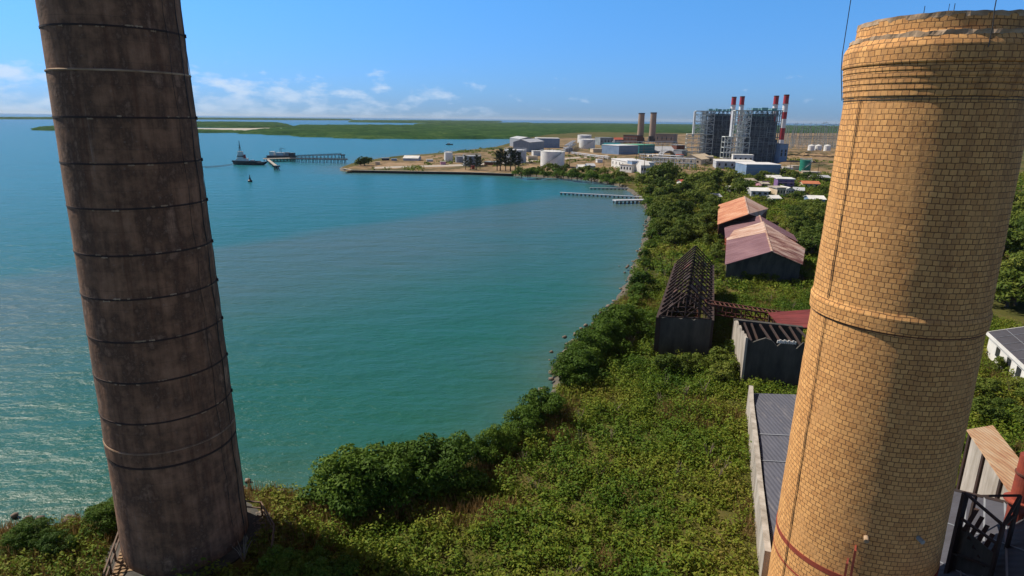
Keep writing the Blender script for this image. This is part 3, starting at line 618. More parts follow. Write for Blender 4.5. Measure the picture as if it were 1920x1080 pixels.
# ------------------------------------------------------------------ ruins and sheds of the old mill
def V3(p): return Vector(p)
def walls_from(mb, base, tops, z0=0.8, th=0.3):
    """a wall per edge: base list of xy, tops list of heights"""
    n = len(base)
    for i in range(n):
        a, b_ = Vector((*base[i][:2], 0)), Vector((*base[(i + 1) % n][:2], 0)); d = (b_ - a).normalized(); nn = Vector((-d.y, d.x, 0)) * th
        za, zb_ = tops[i], tops[(i + 1) % n]; q = [a, b_ - d * 0.0, b_ + nn, a + nn]; zt = [za, zb_, zb_, za]
        mb.add([(p.x, p.y, z0) for p in q] + [(p.x, p.y, z) for p, z in zip(q, zt)], [(3, 2, 1, 0), (4, 5, 6, 7), (0, 1, 5, 4), (1, 2, 6, 5), (2, 3, 7, 6), (3, 0, 4, 7)])
    return mb
def broken_wall(a, b_, h, th, var, n=12, z0=-.3):
    mb = MB(); hs = [h * (1 - var * abs(mnoise.noise(Vector((i * .9 + a.x, h, 3))))) for i in range(n + 1)]
    for i in range(n): walls_from(mb, [a.lerp(b_, i / n), a.lerp(b_, (i + 1) / n)], [hs[i], hs[i + 1]], z0, th) if False else mb.add(*wall_seg(a.lerp(b_, i / n), a.lerp(b_, (i + 1) / n), hs[i], hs[i + 1], z0, th))
    return mb
def wall_seg(a, b_, ha, hb, z0, th):
    d = (b_ - a).xy.normalized(); nn = Vector((-d.y, d.x)) * th; q = [(a.x, a.y), (b_.x, b_.y), (b_.x + nn.x, b_.y + nn.y), (a.x + nn.x, a.y + nn.y)]; zt_ = [ha, hb, hb, ha]
    return [(x, y, z0) for x, y in q] + [(x, y, z) for (x, y), z in zip(q, zt_)], [(4, 5, 6, 7), (0, 1, 5, 4), (2, 3, 7, 6), (1, 2, 6, 5), (3, 0, 4, 7)]
# roofless steel framed shed
A = G(1229, 668); zt = Hz(A.x, A.y, 593); Bq = G(1327, 674)
FLq = G(1268, 492, zt); FRq = G(1336, 494, zt)
O = Vector((A.x, A.y, 0))
t_ = thing('roofless_shed', 'roofless dark shed with bare rusted roof trusses by the shore', 'ruined building', (A.x, A.y, 1.0))
def rel(p, z): return Vector((p.x - A.x, p.y - A.y, z - 1.0))
c4 = [rel(A, 0), rel(Bq, 0), rel(FRq, 0), rel(FLq, 0)]; hz = zt - 1.0
part('front_wall', broken_wall(c4[0], c4[1], hz, .35, .10), 'darkconc', t_)
mb = MB(); 
for (p, q) in ((c4[1], c4[2]), (c4[3], c4[0])): walls_from(mb, [p, q], [hz * 0.97, hz * 0.97], -0.2, 0.3)
part('side_wall', mb, 'blackrust', t_)
mb = MB().add([tuple(c + Vector((0, 0, 0.15))) for c in c4], [(0, 1, 2, 3)]); part('floor', mb, 'blackrust', t_)  # floor coloured near black for the shade and debris inside
mb = MB(); rise = 3.0; nt_ = 15
for i in range(nt_):
    k = i / (nt_ - 1); l = c4[0].lerp(c4[3], k); r_ = c4[1].lerp(c4[2], k); l.z = r_.z = hz; ap = (l + r_) / 2 + Vector((0, 0, rise))
    tr_ = MB(); tr_.bar(l, r_, 0.16); tr_.bar(l, ap, 0.18); tr_.bar(r_, ap, 0.18)
    for j in (0.25, 0.5, 0.75):
        tr_.bar(l.lerp(r_, j), l.lerp(ap, min(1, 2 * j)) if j <= 0.5 else r_.lerp(ap, 2 * (1 - j)), 0.1)
    tr_.bar(l.lerp(r_, 0.5), l.lerp(ap, 0.5), 0.1); tr_.bar(l.lerp(r_, 0.5), r_.lerp(ap, 0.5), 0.1)
    part('roof_truss', tr_, 'blackrust', t_)
pu = MB()
for j in (0.12, 0.3, 0.5, 0.7, 0.88, 1.0):
    for s0, s1 in ((c4[0], c4[1]), (c4[1], c4[0])):
        e0, e1 = (c4[3], c4[2]) if s0 is c4[0] else (c4[2], c4[3])
        p = s0.lerp((s0 + s1) / 2, j) + Vector((0, 0, hz + rise * j + 0.1)); q = e0.lerp((e0 + e1) / 2, j) + Vector((0, 0, hz + rise * j + 0.1)); pu.bar(p, q, 0.11)
part('purlin', pu, 'blackrust', t_)
for i in range(22):
    k = random.uniform(0.02, .9); dk = random.uniform(.04, .1); j0 = random.uniform(.05, .75); j1 = min(1, j0 + random.uniform(.12, .3)); lft = random.random() < .5
    e0, e1, f0, f1 = (c4[0], c4[1], c4[3], c4[2]) if lft else (c4[1], c4[0], c4[2], c4[3])
    def rp_(k_, j_): s0_ = e0.lerp(f0, k_); m_ = e1.lerp(f1, k_); return s0_.lerp((s0_ + m_) / 2, j_) + Vector((0, 0, hz + rise * j_ + .18))
    part('roof_remnant', MB().slab([rp_(k, j0), rp_(k + dk, j0), rp_(k + dk, j1), rp_(k, j1)], .03), 'blackrust' if i % 4 else 'rust', t_)
# sagging low floor of collapsed frames seen between the trusses
mb = MB()
for i in range(60):
    k = random.random(); j = random.uniform(0.1, 0.9); p = c4[0].lerp(c4[3], k).lerp(c4[1].lerp(c4[2], k), j); a = random.uniform(0, PI); l = random.uniform(1, 4)
    mb.bar(p + Vector((0, 0, random.uniform(0.2, 3))), p + Vector((math.cos(a) * l * .4, math.sin(a) * l, random.uniform(0.2, 3.4))), 0.12)
part('fallen_steel', mb, 'rust', t_)

def thing_px(name, label, cat, px, z=1.0, group=None):
    p = G(*px, z); return thing(name, label, cat, p, 0, group), p
# conveyor gantry
t_, o_ = thing_px('conveyor_gantry', 'rusted lattice conveyor gantry sloping from the roofless shed', 'gantry', (1395, 690))
p0 = G(1327, 570, 6.5) - o_; p1 = G(1545, 603, 4.9) - o_
sd_ = Vector((0.15, 1.8, 0)); 
for nm, off in (('lattice_side', Vector((0, 0, 0))), ('lattice_side', sd_)):
    mb = MB(); mb.bar(p0 + off, p1 + off, 0.2); mb.bar(p0 + off - Vector((0, 0, 1.3)), p1 + off - Vector((0, 0, 1.3)), 0.18)
    for i in range(13):
        a = p0.lerp(p1, i / 12) + off; mb.bar(a, a - Vector((0, 0, 1.3)), 0.12)
        if i < 12: mb.bar(a, p0.lerp(p1, (i + 1) / 12) + off - Vector((0, 0, 1.3)), 0.09)
    part(nm, mb, 'rust', t_)
mb = MB()
for i in range(25): a = p0.lerp(p1, i / 24); mb.bar(a, a + sd_, 0.1)
part('deck', mb, 'rust', t_)
for k in (0.32, 0.45, 0.6):
    a = p0.lerp(p1, k) + sd_ * 0.5; part('leg', MB().bar(a - Vector((0, 0, 1.2)), Vector((a.x, a.y, -0.3)), 0.3), 'blackrust', t_)
# maroon roof lean-to beside the brick stack
t_, o_ = thing_px('lean_to_shed', 'small shed with faded maroon roof behind the brick chimney', 'shed', (1478, 640))
q = [G(1464, 612, 5.4) - o_, G(1560, 616, 5.4) - o_, G(1545, 578, 6.4) - o_, G(1440, 586, 6.4) - o_]
part('roof', MB().slab(q, 0.12), 'roof_maroon', t_)
mb = MB()
for p in q: part('post', MB().bar(Vector((p.x, p.y, -0.3)) + (sum(q, Vector()) / 4 - p) * 0.06, p + (sum(q, Vector()) / 4 - p) * 0.06 - Vector((0, 0, 0.15)), 0.22), 'blackrust', t_)
# dark concrete shell
A = G(1389, 716); Bq = G(1530, 730); zt = Hz(A.x, A.y, 632)
t_ = thing('concrete_shell', 'dark roofless concrete shell with one pale edge wall', 'ruined building', (A.x, A.y, 1.0))
bk = Vector((1.2, 7.5, 0)); c4 = [Vector((0, 0, 0)), Bq - A, Bq - A + bk, bk]; h = zt - 1
part('front_wall', broken_wall(c4[0] + Vector((0.27, 0.32, 0)), c4[1], h * 1.0, .3, .28), 'darkconc', t_)  # front wall coloured dark for the shade on this side
part('back_wall', walls_from(MB(), [c4[2], c4[3]], [h * 0.9, h * 0.95], -0.3, 0.3), 'darkconc', t_)
part('side_wall', broken_wall(c4[3], c4[0], h * 1.0, .25, .22), 'wallwhite', t_, 'pale weathered side wall')
mb = MB()
for i in range(7):
    p = c4[0].lerp(c4[1], 0.1 + i * 0.14); sag = random.uniform(0, 1.3) if i % 2 else 0.1; part('roof_beam', MB().bar(p + Vector((0, 0.5, h - 0.5 - sag)), p + bk * 0.95 + Vector((random.uniform(-.6, .6), 0, h - 0.6)), 0.2), 'blackrust', t_)
part('floor', MB().add([tuple(c + Vector((0, 0, .12))) for c in c4], [(0, 1, 2, 3)]), 'blackrust', t_)  # black floor colour stands in for the shaded interior
mb = MB()
for i in range(9): mb.bar(c4[0].lerp(c4[1], 0.42 + i * 0.028) + Vector((0, -0.05, h - 0.35)), c4[0].lerp(c4[1], 0.425 + i * 0.028) + Vector((0, -0.05, h - 0.05 + 0.1 * (i % 2))), 0.16)
part('broken_sheet', mb, 'white', t_)
# slate roof shed with the long white wall
A = G(1402, 775); Bq = G(1431, 1100); zt = 3.6
t_ = thing('white_walled_shed', 'long white walled shed with blue grey corrugated roof left of the brick chimney', 'shed', (A.x, A.y, 1.0))
d = Bq - A; 
mb = MB(); nseg_ = 9
for i in range(nseg_):
    a, b_ = A.lerp(Bq, i / nseg_) - A, A.lerp(Bq, (i + 1) / nseg_) - A
    ha = 2.6 + (0.5 if i == 0 else 0) + 0.08 * math.sin(i * 5); hb = 2.6 + 0.08 * math.sin((i + 1) * 5)
    walls_from(mb, [b_, a], [hb, ha], -0.4, -0.3) if False else walls_from(mb, [a, b_], [ha, hb], -0.4, 0.2)
wl = part('wall', mb, 'wallwhite', t_)
nrm = Vector((-d.y, d.x, 0)).normalized()
if nrm.x < 0: nrm = -nrm
q = [A - A + nrm * 0.35 + Vector((0, 0, 2.3)), Bq - A + nrm * 0.35 + Vector((0, 0, 2.3)), Bq - A + nrm * 6.2 + Vector((0, 0, 3.0)), nrm * 6.2 + Vector((0, 0, 3.0))]
hole0, hole1 = 0.36, 0.52
def rp(u, v): return q[0].lerp(q[1], u).lerp(q[3].lerp(q[2], u), v)
mb = MB()
for (u0_, u1_, v0_, v1_) in ((0, hole0, 0, 1), (hole0, hole1, 0, 0.58), (hole1, 1, 0, 1), (hole0, hole1, 0.85, 1)):
    mb.slab([rp(u0_, v0_), rp(u1_, v0_), rp(u1_, v1_), rp(u0_, v1_)], 0.1)
part('roof', mb, 'roof_slate', t_)
part('floor', MB().slab([rp(0, 0.02) - Vector((0, 0, 2.1)), rp(1, 0.02) - Vector((0, 0, 2.1)), rp(1, 1) - Vector((0, 0, 2.7)), rp(0, 1) - Vector((0, 0, 2.7))], 0.1), 'darkconc', t_)
part('roof_joint', MB().bar(rp(hole0 - .01, 0) + Vector((0, 0, 0.05)), rp(hole0 - .01, 1) + Vector((0, 0, 0.05)), 0.1, 0.06).bar(rp(0.53, 0.0) + Vector((0, 0, 0.05)), rp(0.53, 1) + Vector((0, 0, 0.05)), 0.08, 0.05), 'grey', t_)
part('far_wall', walls_from(MB(), [nrm * 0.32 + Vector((0, 0.0, 0)), nrm * 6.2], [2.2, 2.85], -0.4, -0.2), 'darkconc', t_)
# warehouses with gabled sheet roofs
def warehouse(label, NL, NR, RN, RF, FL, FR, ze, zr, ml, mr_, mwall, strip=None):
    nl, nr, fl, fr = (G(*p, ze) for p in (NL, NR, FL, FR)); rn, rf = G(*RN, zr), G(*RF, zr)
    o = Vector((nl.x, nl.y, 1.0)); t_ = thing('warehouse', label, 'warehouse', o)
    nl, nr, fl, fr, rn, rf = (p - o for p in (nl, nr, fl, fr, rn, rf))
    part('roof_slope', MB().slab([nl, rn, rf, fl], 0.12), ml, t_)
    part('roof_slope', MB().slab([rn, nr, fr, rf], 0.12), mr_, t_)
    cen = (nl + nr + fl + fr) / 4
    def inn(p, k=0.05): q = p.lerp(cen, k); q.z = p.z - 0.2; return q
    w = [inn(nl), inn(nr), inn(fr), inn(fl)]; base = [Vector((p.x, p.y, -0.4)) for p in w]; gn, gf = inn(rn), inn(rf)
    gn.z = rn.z - 0.3; gf.z = rf.z - 0.3
    mb = MB().add(base[:2] + [w[1], gn, w[0]], [(0, 1, 2, 3, 4)]).add([base[2], base[3], w[3], gf, w[2]], [(0, 1, 2, 3, 4)])
    mb.add([base[1], base[2], w[2], w[1]], [(0, 1, 2, 3)]).add([base[3], base[0], w[0], w[3]], [(0, 1, 2, 3)])
    part('wall', mb, mwall, t_)
    if strip: part('ridge_strip', MB().slab([p + Vector((0, 0, 0.05)) for p in (fl.lerp(nl, 0.30), rf.lerp(rn, 0.42), rf, fl)], 0.03), strip, t_, 'paler rusted sheets at the far end')
    part('ridge_cap', MB().bar(rn + Vector((0, 0, 0.03)), rf + Vector((0, 0, 0.03)), 0.35, 0.08), 'roof_pink', t_)
    return t_
warehouse('near warehouse with maroon left roof slope and rust streaked right slope', (1359, 496), (1505, 496), (1447, 471), (1431, 416), (1363, 436), (1510, 466), 4.6, 7.2, 'roof_purple', 'roof_streak', 'darkconc', 'roof_pink')  # dark wall colour includes the shade on the front gable
warehouse('middle warehouse, dark maroon roof mostly hidden behind the near one', (1360, 447), (1496, 452), (1429, 419), (1424, 404), (1358, 427), (1488, 440), 4.6, 6.9, 'roof_purple', 'roof_purple', 'rustred')
warehouse('far warehouse with orange rusted sheet roof', (1345, 421), (1424, 408), (1404, 401), (1396, 368), (1347, 384), (1441, 391), 5.0, 8.2, 'roof_rust_far', 'roof_pink', 'rust')

# ------------------------------------------------------------------ buildings at the right edge
A = G(1851, 622, 4.0); Bq = G(1925, 690, 4.0); Dq = G(1985, 619, 4.0); Cq = Bq + (Dq - A)
t_ = thing('dark_roofed_house', 'white house with low dark roof right of the brick chimney', 'house', (A.x, A.y, 1.0)); o = Vector((A.x, A.y, 1.0))
q = [p - o for p in (A, Bq, Cq, Dq)]; q[2].z += 1.2; q[3].z += 1.2
part('roof', MB().slab(q, 0.15), 'roof_dark', t_)
mb = MB(); cen = sum(q, Vector()) / 4; w4 = [p.lerp(cen, 0.06) for p in q]
for i in range(4):
    a, b_ = w4[i], w4[(i + 1) % 4]; mb.add([(a.x, a.y, -0.3), (b_.x, b_.y, -0.3), (b_.x, b_.y, b_.z - 0.2), (a.x, a.y, a.z - 0.2)], [(0, 1, 2, 3)])
part('wall', mb, 'white', t_)
part('fascia', MB().bar(q[0] - Vector((0, 0, 0.2)), q[1] - Vector((0, 0, 0.2)), 0.12, 0.42).bar(q[0] - Vector((0, 0, 0.2)), q[3] - Vector((0, 0, 0.2)), 0.12, 0.4), 'white', t_)
for k in (0.25, 0.55, 0.8):
    a = w4[0].lerp(w4[1], k); a2 = w4[0].lerp(w4[1], k + 0.1); off = Vector((w4[0].y - w4[1].y, w4[1].x - w4[0].x, 0)).normalized() * 0.06
    if off.x > 0: off = -off
    part('window', MB().add([(p.x + off.x, p.y + off.y, z) for p in (a, a2) for z in (1.0, 2.2)], [(0, 2, 3, 1)]), 'glass', t_)
mb = MB()
for k in (0.2, 0.4, 0.6, 0.8): mb.bar(q[0].lerp(q[1], k) + Vector((0, 0, 0.04)), q[3].lerp(q[2], k) + Vector((0, 0, 0.04)), 0.035)
for k in (0.25, 0.5, 0.75): mb.bar(q[0].lerp(q[3], k) + Vector((0, 0, 0.04)), q[1].lerp(q[2], k) + Vector((0, 0, 0.04)), 0.035)
part('roof_seam', mb, 'grey', t_)
# rusty roofed shed with the white panel wall (level eave running towards the viewer)
zf = 3.2
def on_plane(px, py, p0, d):
    """where the sight line of a pixel meets the upright plane through p0 along d"""
    r_ = FW + RT * ((px - 960) / FPX) - UP * ((py - 540) / FPX); nn = Vector((d.y, -d.x, 0)); return EYE + r_ * ((p0 - EYE).dot(nn) / r_.dot(nn))
A = G(1797, 920, zf); za = Hz(A.x, A.y, 812); AT = Vector((A.x, A.y, za)); BT = G(1887, 906, za); dd = (BT - AT).normalized()
ET = AT + dd * ((BT - AT).length * 1.5); bA = G(1860, 803, za - 0.25); bE = bA + (ET - AT)
t_ = thing('rusty_roofed_shed', 'white panelled shed under a rust blotched roof beside the brick chimney', 'shed', (A.x, A.y, 1.0)); o = Vector((A.x, A.y, 1.0))
AT_, ET_, bA_, bE_ = (p - o for p in (AT, ET, bA, bE)); wq = [AT_, ET_, bE_, bA_]; mb = MB()
for i in range(4): a, b_ = wq[i], wq[(i + 1) % 4]; mb.add([(a.x, a.y, -.4), (b_.x, b_.y, -.4), tuple(b_), tuple(a)], [(0, 1, 2, 3)])
part('wall', mb, 'wallwhite', t_)
out_ = Vector((dd.y, -dd.x, 0)); out_ = -out_ if out_.x > 0 else out_
up_ = Vector((0, 0, 0.14)); bk_ = (bA_ - AT_).normalized() * 0.2
part('roof', MB().slab([AT_ + out_ * .25 + up_ - dd * .2, ET_ + out_ * .25 + up_, bE_ + bk_ + up_, bA_ + bk_ + up_ - dd * .2], 0.1), 'roof_tan', t_)
for k in (0.01, 0.30, 0.62): p = AT_.lerp(ET_, k) + out_ * 0.1; part('post', MB().bar((p.x, p.y, .5), (p.x, p.y, AT_.z - .05), 0.18), 'blackrust', t_)
P1 = on_plane(1935, 954, A, dd)
# flat dark roof in the corner
q = [G(1758, 912, zf - .2), P1 + out_ * .1, Vector(), G(1725, 1130, zf - .3)]; q[2] = q[1] + (q[3] - q[0])
t_ = thing('flat_roofed_block', 'low block with dark seamed flat roof at the lower right corner', 'building', (q[0].x, q[0].y, 1.0)); RN0, RN1 = q[0].copy(), (q[1] - q[0]).cross(q[3] - q[0])
o = Vector((q[0].x, q[0].y, 1.0))
q = [p - o for p in q]; part('roof', MB().slab(q, 0.2), 'roof_dark', t_)
mb = MB()
for i in range(4):
    a, b_ = q[i], q[(i + 1) % 4]; cen = sum(q, Vector()) / 4; a, b_ = a.lerp(cen, .03), b_.lerp(cen, .03); mb.add([(a.x, a.y, -0.3), (b_.x, b_.y, -0.3), (b_.x, b_.y, b_.z - 0.2), (a.x, a.y, a.z - 0.2)], [(0, 1, 2, 3)])
part('wall', mb, 'wallwhite', t_)
mb = MB()
for k in (0.38, 0.58, 0.78, 0.95): mb.bar(q[0].lerp(q[1], k) + Vector((0, 0, 0.03)), q[3].lerp(q[2], k) + Vector((0, 0, 0.03)), 0.1, 0.06)
for k in (0.33, 0.66): mb.bar(q[0].lerp(q[3], k) + Vector((0, 0, 0.025)), q[1].lerp(q[2], k) + Vector((0, 0, 0.025)), 0.06, 0.05)
part('roof_seam', mb, 'grey', t_)
part('roof_edge', MB().bar(q[0] + Vector((0, 0, 0.05)), q[1] + Vector((0, 0, 0.05)), 0.14, 0.16), 'blackrust', t_)
# black steel stair frame on that roof
def on_roof(px, py):
    r_ = FW + RT * ((px - 960) / FPX) - UP * ((py - 540) / FPX); return EYE + r_ * ((RN0 - EYE).dot(RN1) / r_.dot(RN1))
o = on_roof(1775, 1075); t_ = thing('steel_stair_frame', 'black steel stair frame standing on the dark flat roof', 'stair frame', o)
def up(px0, py0, z0, py1): p = on_roof(px0, py0); return p - o - Vector((0, 0, .4)), Vector((p.x, p.y, Hz(p.x, p.y, py1))) - o
a0, a1 = up(1777, 1072, zf, 925); b0, b1 = up(1856, 1085, zf, 985); c0, c1 = up(1808, 1020, zf, 930)
d0 = b0 + (c0 - a0); d1 = b1 + (c0 - a0)
for p, q_ in ((a0, a1), (b0, b1), (c0, c1), (d0, d1)): part('post', MB().bar(p, q_, 0.26 if p is a0 else 0.16), 'blackrust', t_)
for p, q_ in ((a1, b1), (c1, d1), (a0.lerp(a1, 0.72), b0.lerp(b1, 0.68)), (a1, c1), (b1, d1), (a0.lerp(a1, .3), b0.lerp(b1, .3)), (b1, b1 + Vector((0.9, 0.5, 0.25)))): part('rail', MB().bar(p, q_, 0.13), 'blackrust', t_)
part('side_panel', MB().slab([a0 + Vector((.15, .1, .2)), b0 + Vector((0, .1, .3)), b0.lerp(b1, 0.5) + Vector((0, .1, 0)), a0.lerp(a1, 0.62) + Vector((.15, .1, 0))], 0.06), 'darkconc', t_)
for i in range(5): k = (i + 1) / 6; p = a0.lerp(b0, k) + Vector((0, 0, 0.5 + 0.55 * (5 - i))); part('tread', MB().bar(p, p + (c0 - a0) * .8, 0.22, 0.05), 'blackrust', t_)
# rusty drum at the edge of the frame
p = on_plane(1940, 945, A, dd) + out_ * .7; zf = p.z; t_ = thing('rusty_drum', 'orange rusted steel drum at the right edge above the dark roof', 'tank', (p.x, p.y, zf))
zt = Hz(p.x, p.y, 855) - zf
part('body', MB().tube([(0, 0, -1.5), (0, 0, zt)], .5, 24), 'rustred', t_, smooth=False)
part('hoop', MB().lathe([(.48, zt * .6), (.56, zt * .6), (.56, zt * .6 + .12), (.48, zt * .6 + .12)], 24, closed=True), 'rust', t_)
part('base_flange', MB().lathe([(.45, 0.0), (.8, 0.0), (.8, 0.1), (.45, 0.16)], 24, closed=True), 'rustred', t_)

# ------------------------------------------------------------------ generic box buildings for the power station and the town
def building(name, label, cat, pl, pr, ytop, depth, mwall, mroof, kind='flat', rise=None, wins=0, group=None, mwin='glass', over=0.25, z=1.0, stripes=0):
    a, b_ = G(*pl, z), G(*pr, z); d = (b_ - a); wd = d.xy.length; rz = math.atan2(d.y, d.x); h = Hz(a.x, a.y, ytop) - z
    t_ = thing(name, label, cat, a, rz, group)
    k = max(wd, depth) * 0.02 + 0.05
    if kind == 'flat':
        part('wall', MB().box(0, wd, 0, depth, -0.3, h - 0.25), mwall, t_)
        part('roof', MB().box(-over, wd + over, -over, depth + over, h - 0.248, h + 0.1), mroof, t_)
    elif kind == 'gable':                                  # ridge along the front
        rise = rise or depth * 0.22; he = h - rise
        part('wall', MB().add([(0, 0, -.3), (wd, 0, -.3), (wd, depth, -.3), (0, depth, -.3), (0, 0, he), (wd, 0, he), (wd, depth, he), (0, depth, he), (0, depth / 2, h - .12), (wd, depth / 2, h - .12)],
             [(0, 1, 5, 4), (2, 3, 7, 6), (1, 2, 6, 9, 5), (3, 0, 4, 8, 7)]), mwall, t_)
        mb = MB()
        mb.slab([(-over, -over, he - over * .3 + .05), (wd + over, -over, he - over * .3 + .05), (wd + over, depth / 2, h), (-over, depth / 2, h)], 0.12)
        mb.slab([(-over, depth / 2, h), (wd + over, depth / 2, h), (wd + over, depth + over, he - over * .3 + .05), (-over, depth + over, he - over * .3 + .05)], 0.12)
        part('roof', mb, mroof, t_)
    elif kind == 'gable_end':                              # ridge runs away from the front
        rise = rise or wd * 0.2; he = h - rise
        part('wall', MB().add([(0, 0, -.3), (wd, 0, -.3), (wd, depth, -.3), (0, depth, -.3), (0, 0, he), (wd, 0, he), (wd, depth, he), (0, depth, he), (wd / 2, 0, h - .12), (wd / 2, depth, h - .12)],
             [(0, 1, 5, 8, 4), (2, 3, 7, 9, 6), (1, 2, 6, 5), (3, 0, 4, 7)]), mwall, t_)
        mb = MB()
        mb.slab([(-over, -over, he + .03), (wd / 2, -over, h), (wd / 2, depth + over, h), (-over, depth + over, he + .03)], 0.12)
        mb.slab([(wd / 2, -over, h), (wd + over, -over, he + .03), (wd + over, depth + over, he + .03), (wd / 2, depth + over, h)], 0.12)
        part('roof', mb, mroof, t_)
    for i in range(wins):
        x = wd * (i + 0.5) / wins; s_ = min(0.45 * wd / wins, 1.2)
        hw = h if kind == 'flat' else h - rise
        part('window', MB().box(x - s_ / 2, x + s_ / 2, -0.06, 0.02, hw * 0.38, hw * 0.72), mwin, t_)
    if stripes:
        mb = MB()
        for i in range(stripes): zz = (h - .5) * (i + 1) / (stripes + 1); mb.box(-.05, wd + .05, -0.08, -0.01, zz, zz + .35)
        part('cladding_rail', mb, 'grey', t_)
    return t_
def tank(label, px, yb, ytop, wpx, mat, dome=0.08, group=None, stair=True):
    p = G(px, yb); r_ = wpx / 2 * proj(p)[2] / FPX; p = p + Vector((0, r_, 0)); h = Hz(p.x, p.y - r_, ytop) - 1.0
    t_ = thing('storage_tank', label, 'tank', p, 0, group)
    part('shell', MB().lathe([(r_, -0.2), (r_, h)], 40), mat, t_, smooth=True)
    part('roof', MB().lathe([(r_ + .05, h), (r_ + 0.05, h + 0.12), (r_ * .6, h + r_ * dome * .7), (0.01, h + r_ * dome)], 40), mat, t_, smooth=False)
    mb = MB().lathe([(r_ - .02, h + 1.0), (r_ + .06, h + 1.0), (r_ + .06, h + 1.12), (r_ - .02, h + 1.12)], 40, closed=True)
    for i in range(20): a = i * PI / 10; mb.bar((r_ * math.cos(a), r_ * math.sin(a), h), (r_ * math.cos(a), r_ * math.sin(a), h + 1.05), 0.07)
    part('railing', mb, 'pale', t_)
    if stair:
        mb = MB(); pts = [((r_ + .5) * math.cos(-2.6 + i * .09), (r_ + .5) * math.sin(-2.6 + i * .09), h * i / 20) for i in range(21)]
        for a, b_ in zip(pts[:-1], pts[1:]): mb.bar(a, b_, 0.8, 0.15); mb.bar(Vector(a) + Vector((0, 0, 1)), Vector(b_) + Vector((0, 0, 1)), 0.08)
        part('stair', mb, 'midsteel', t_)
    return t_

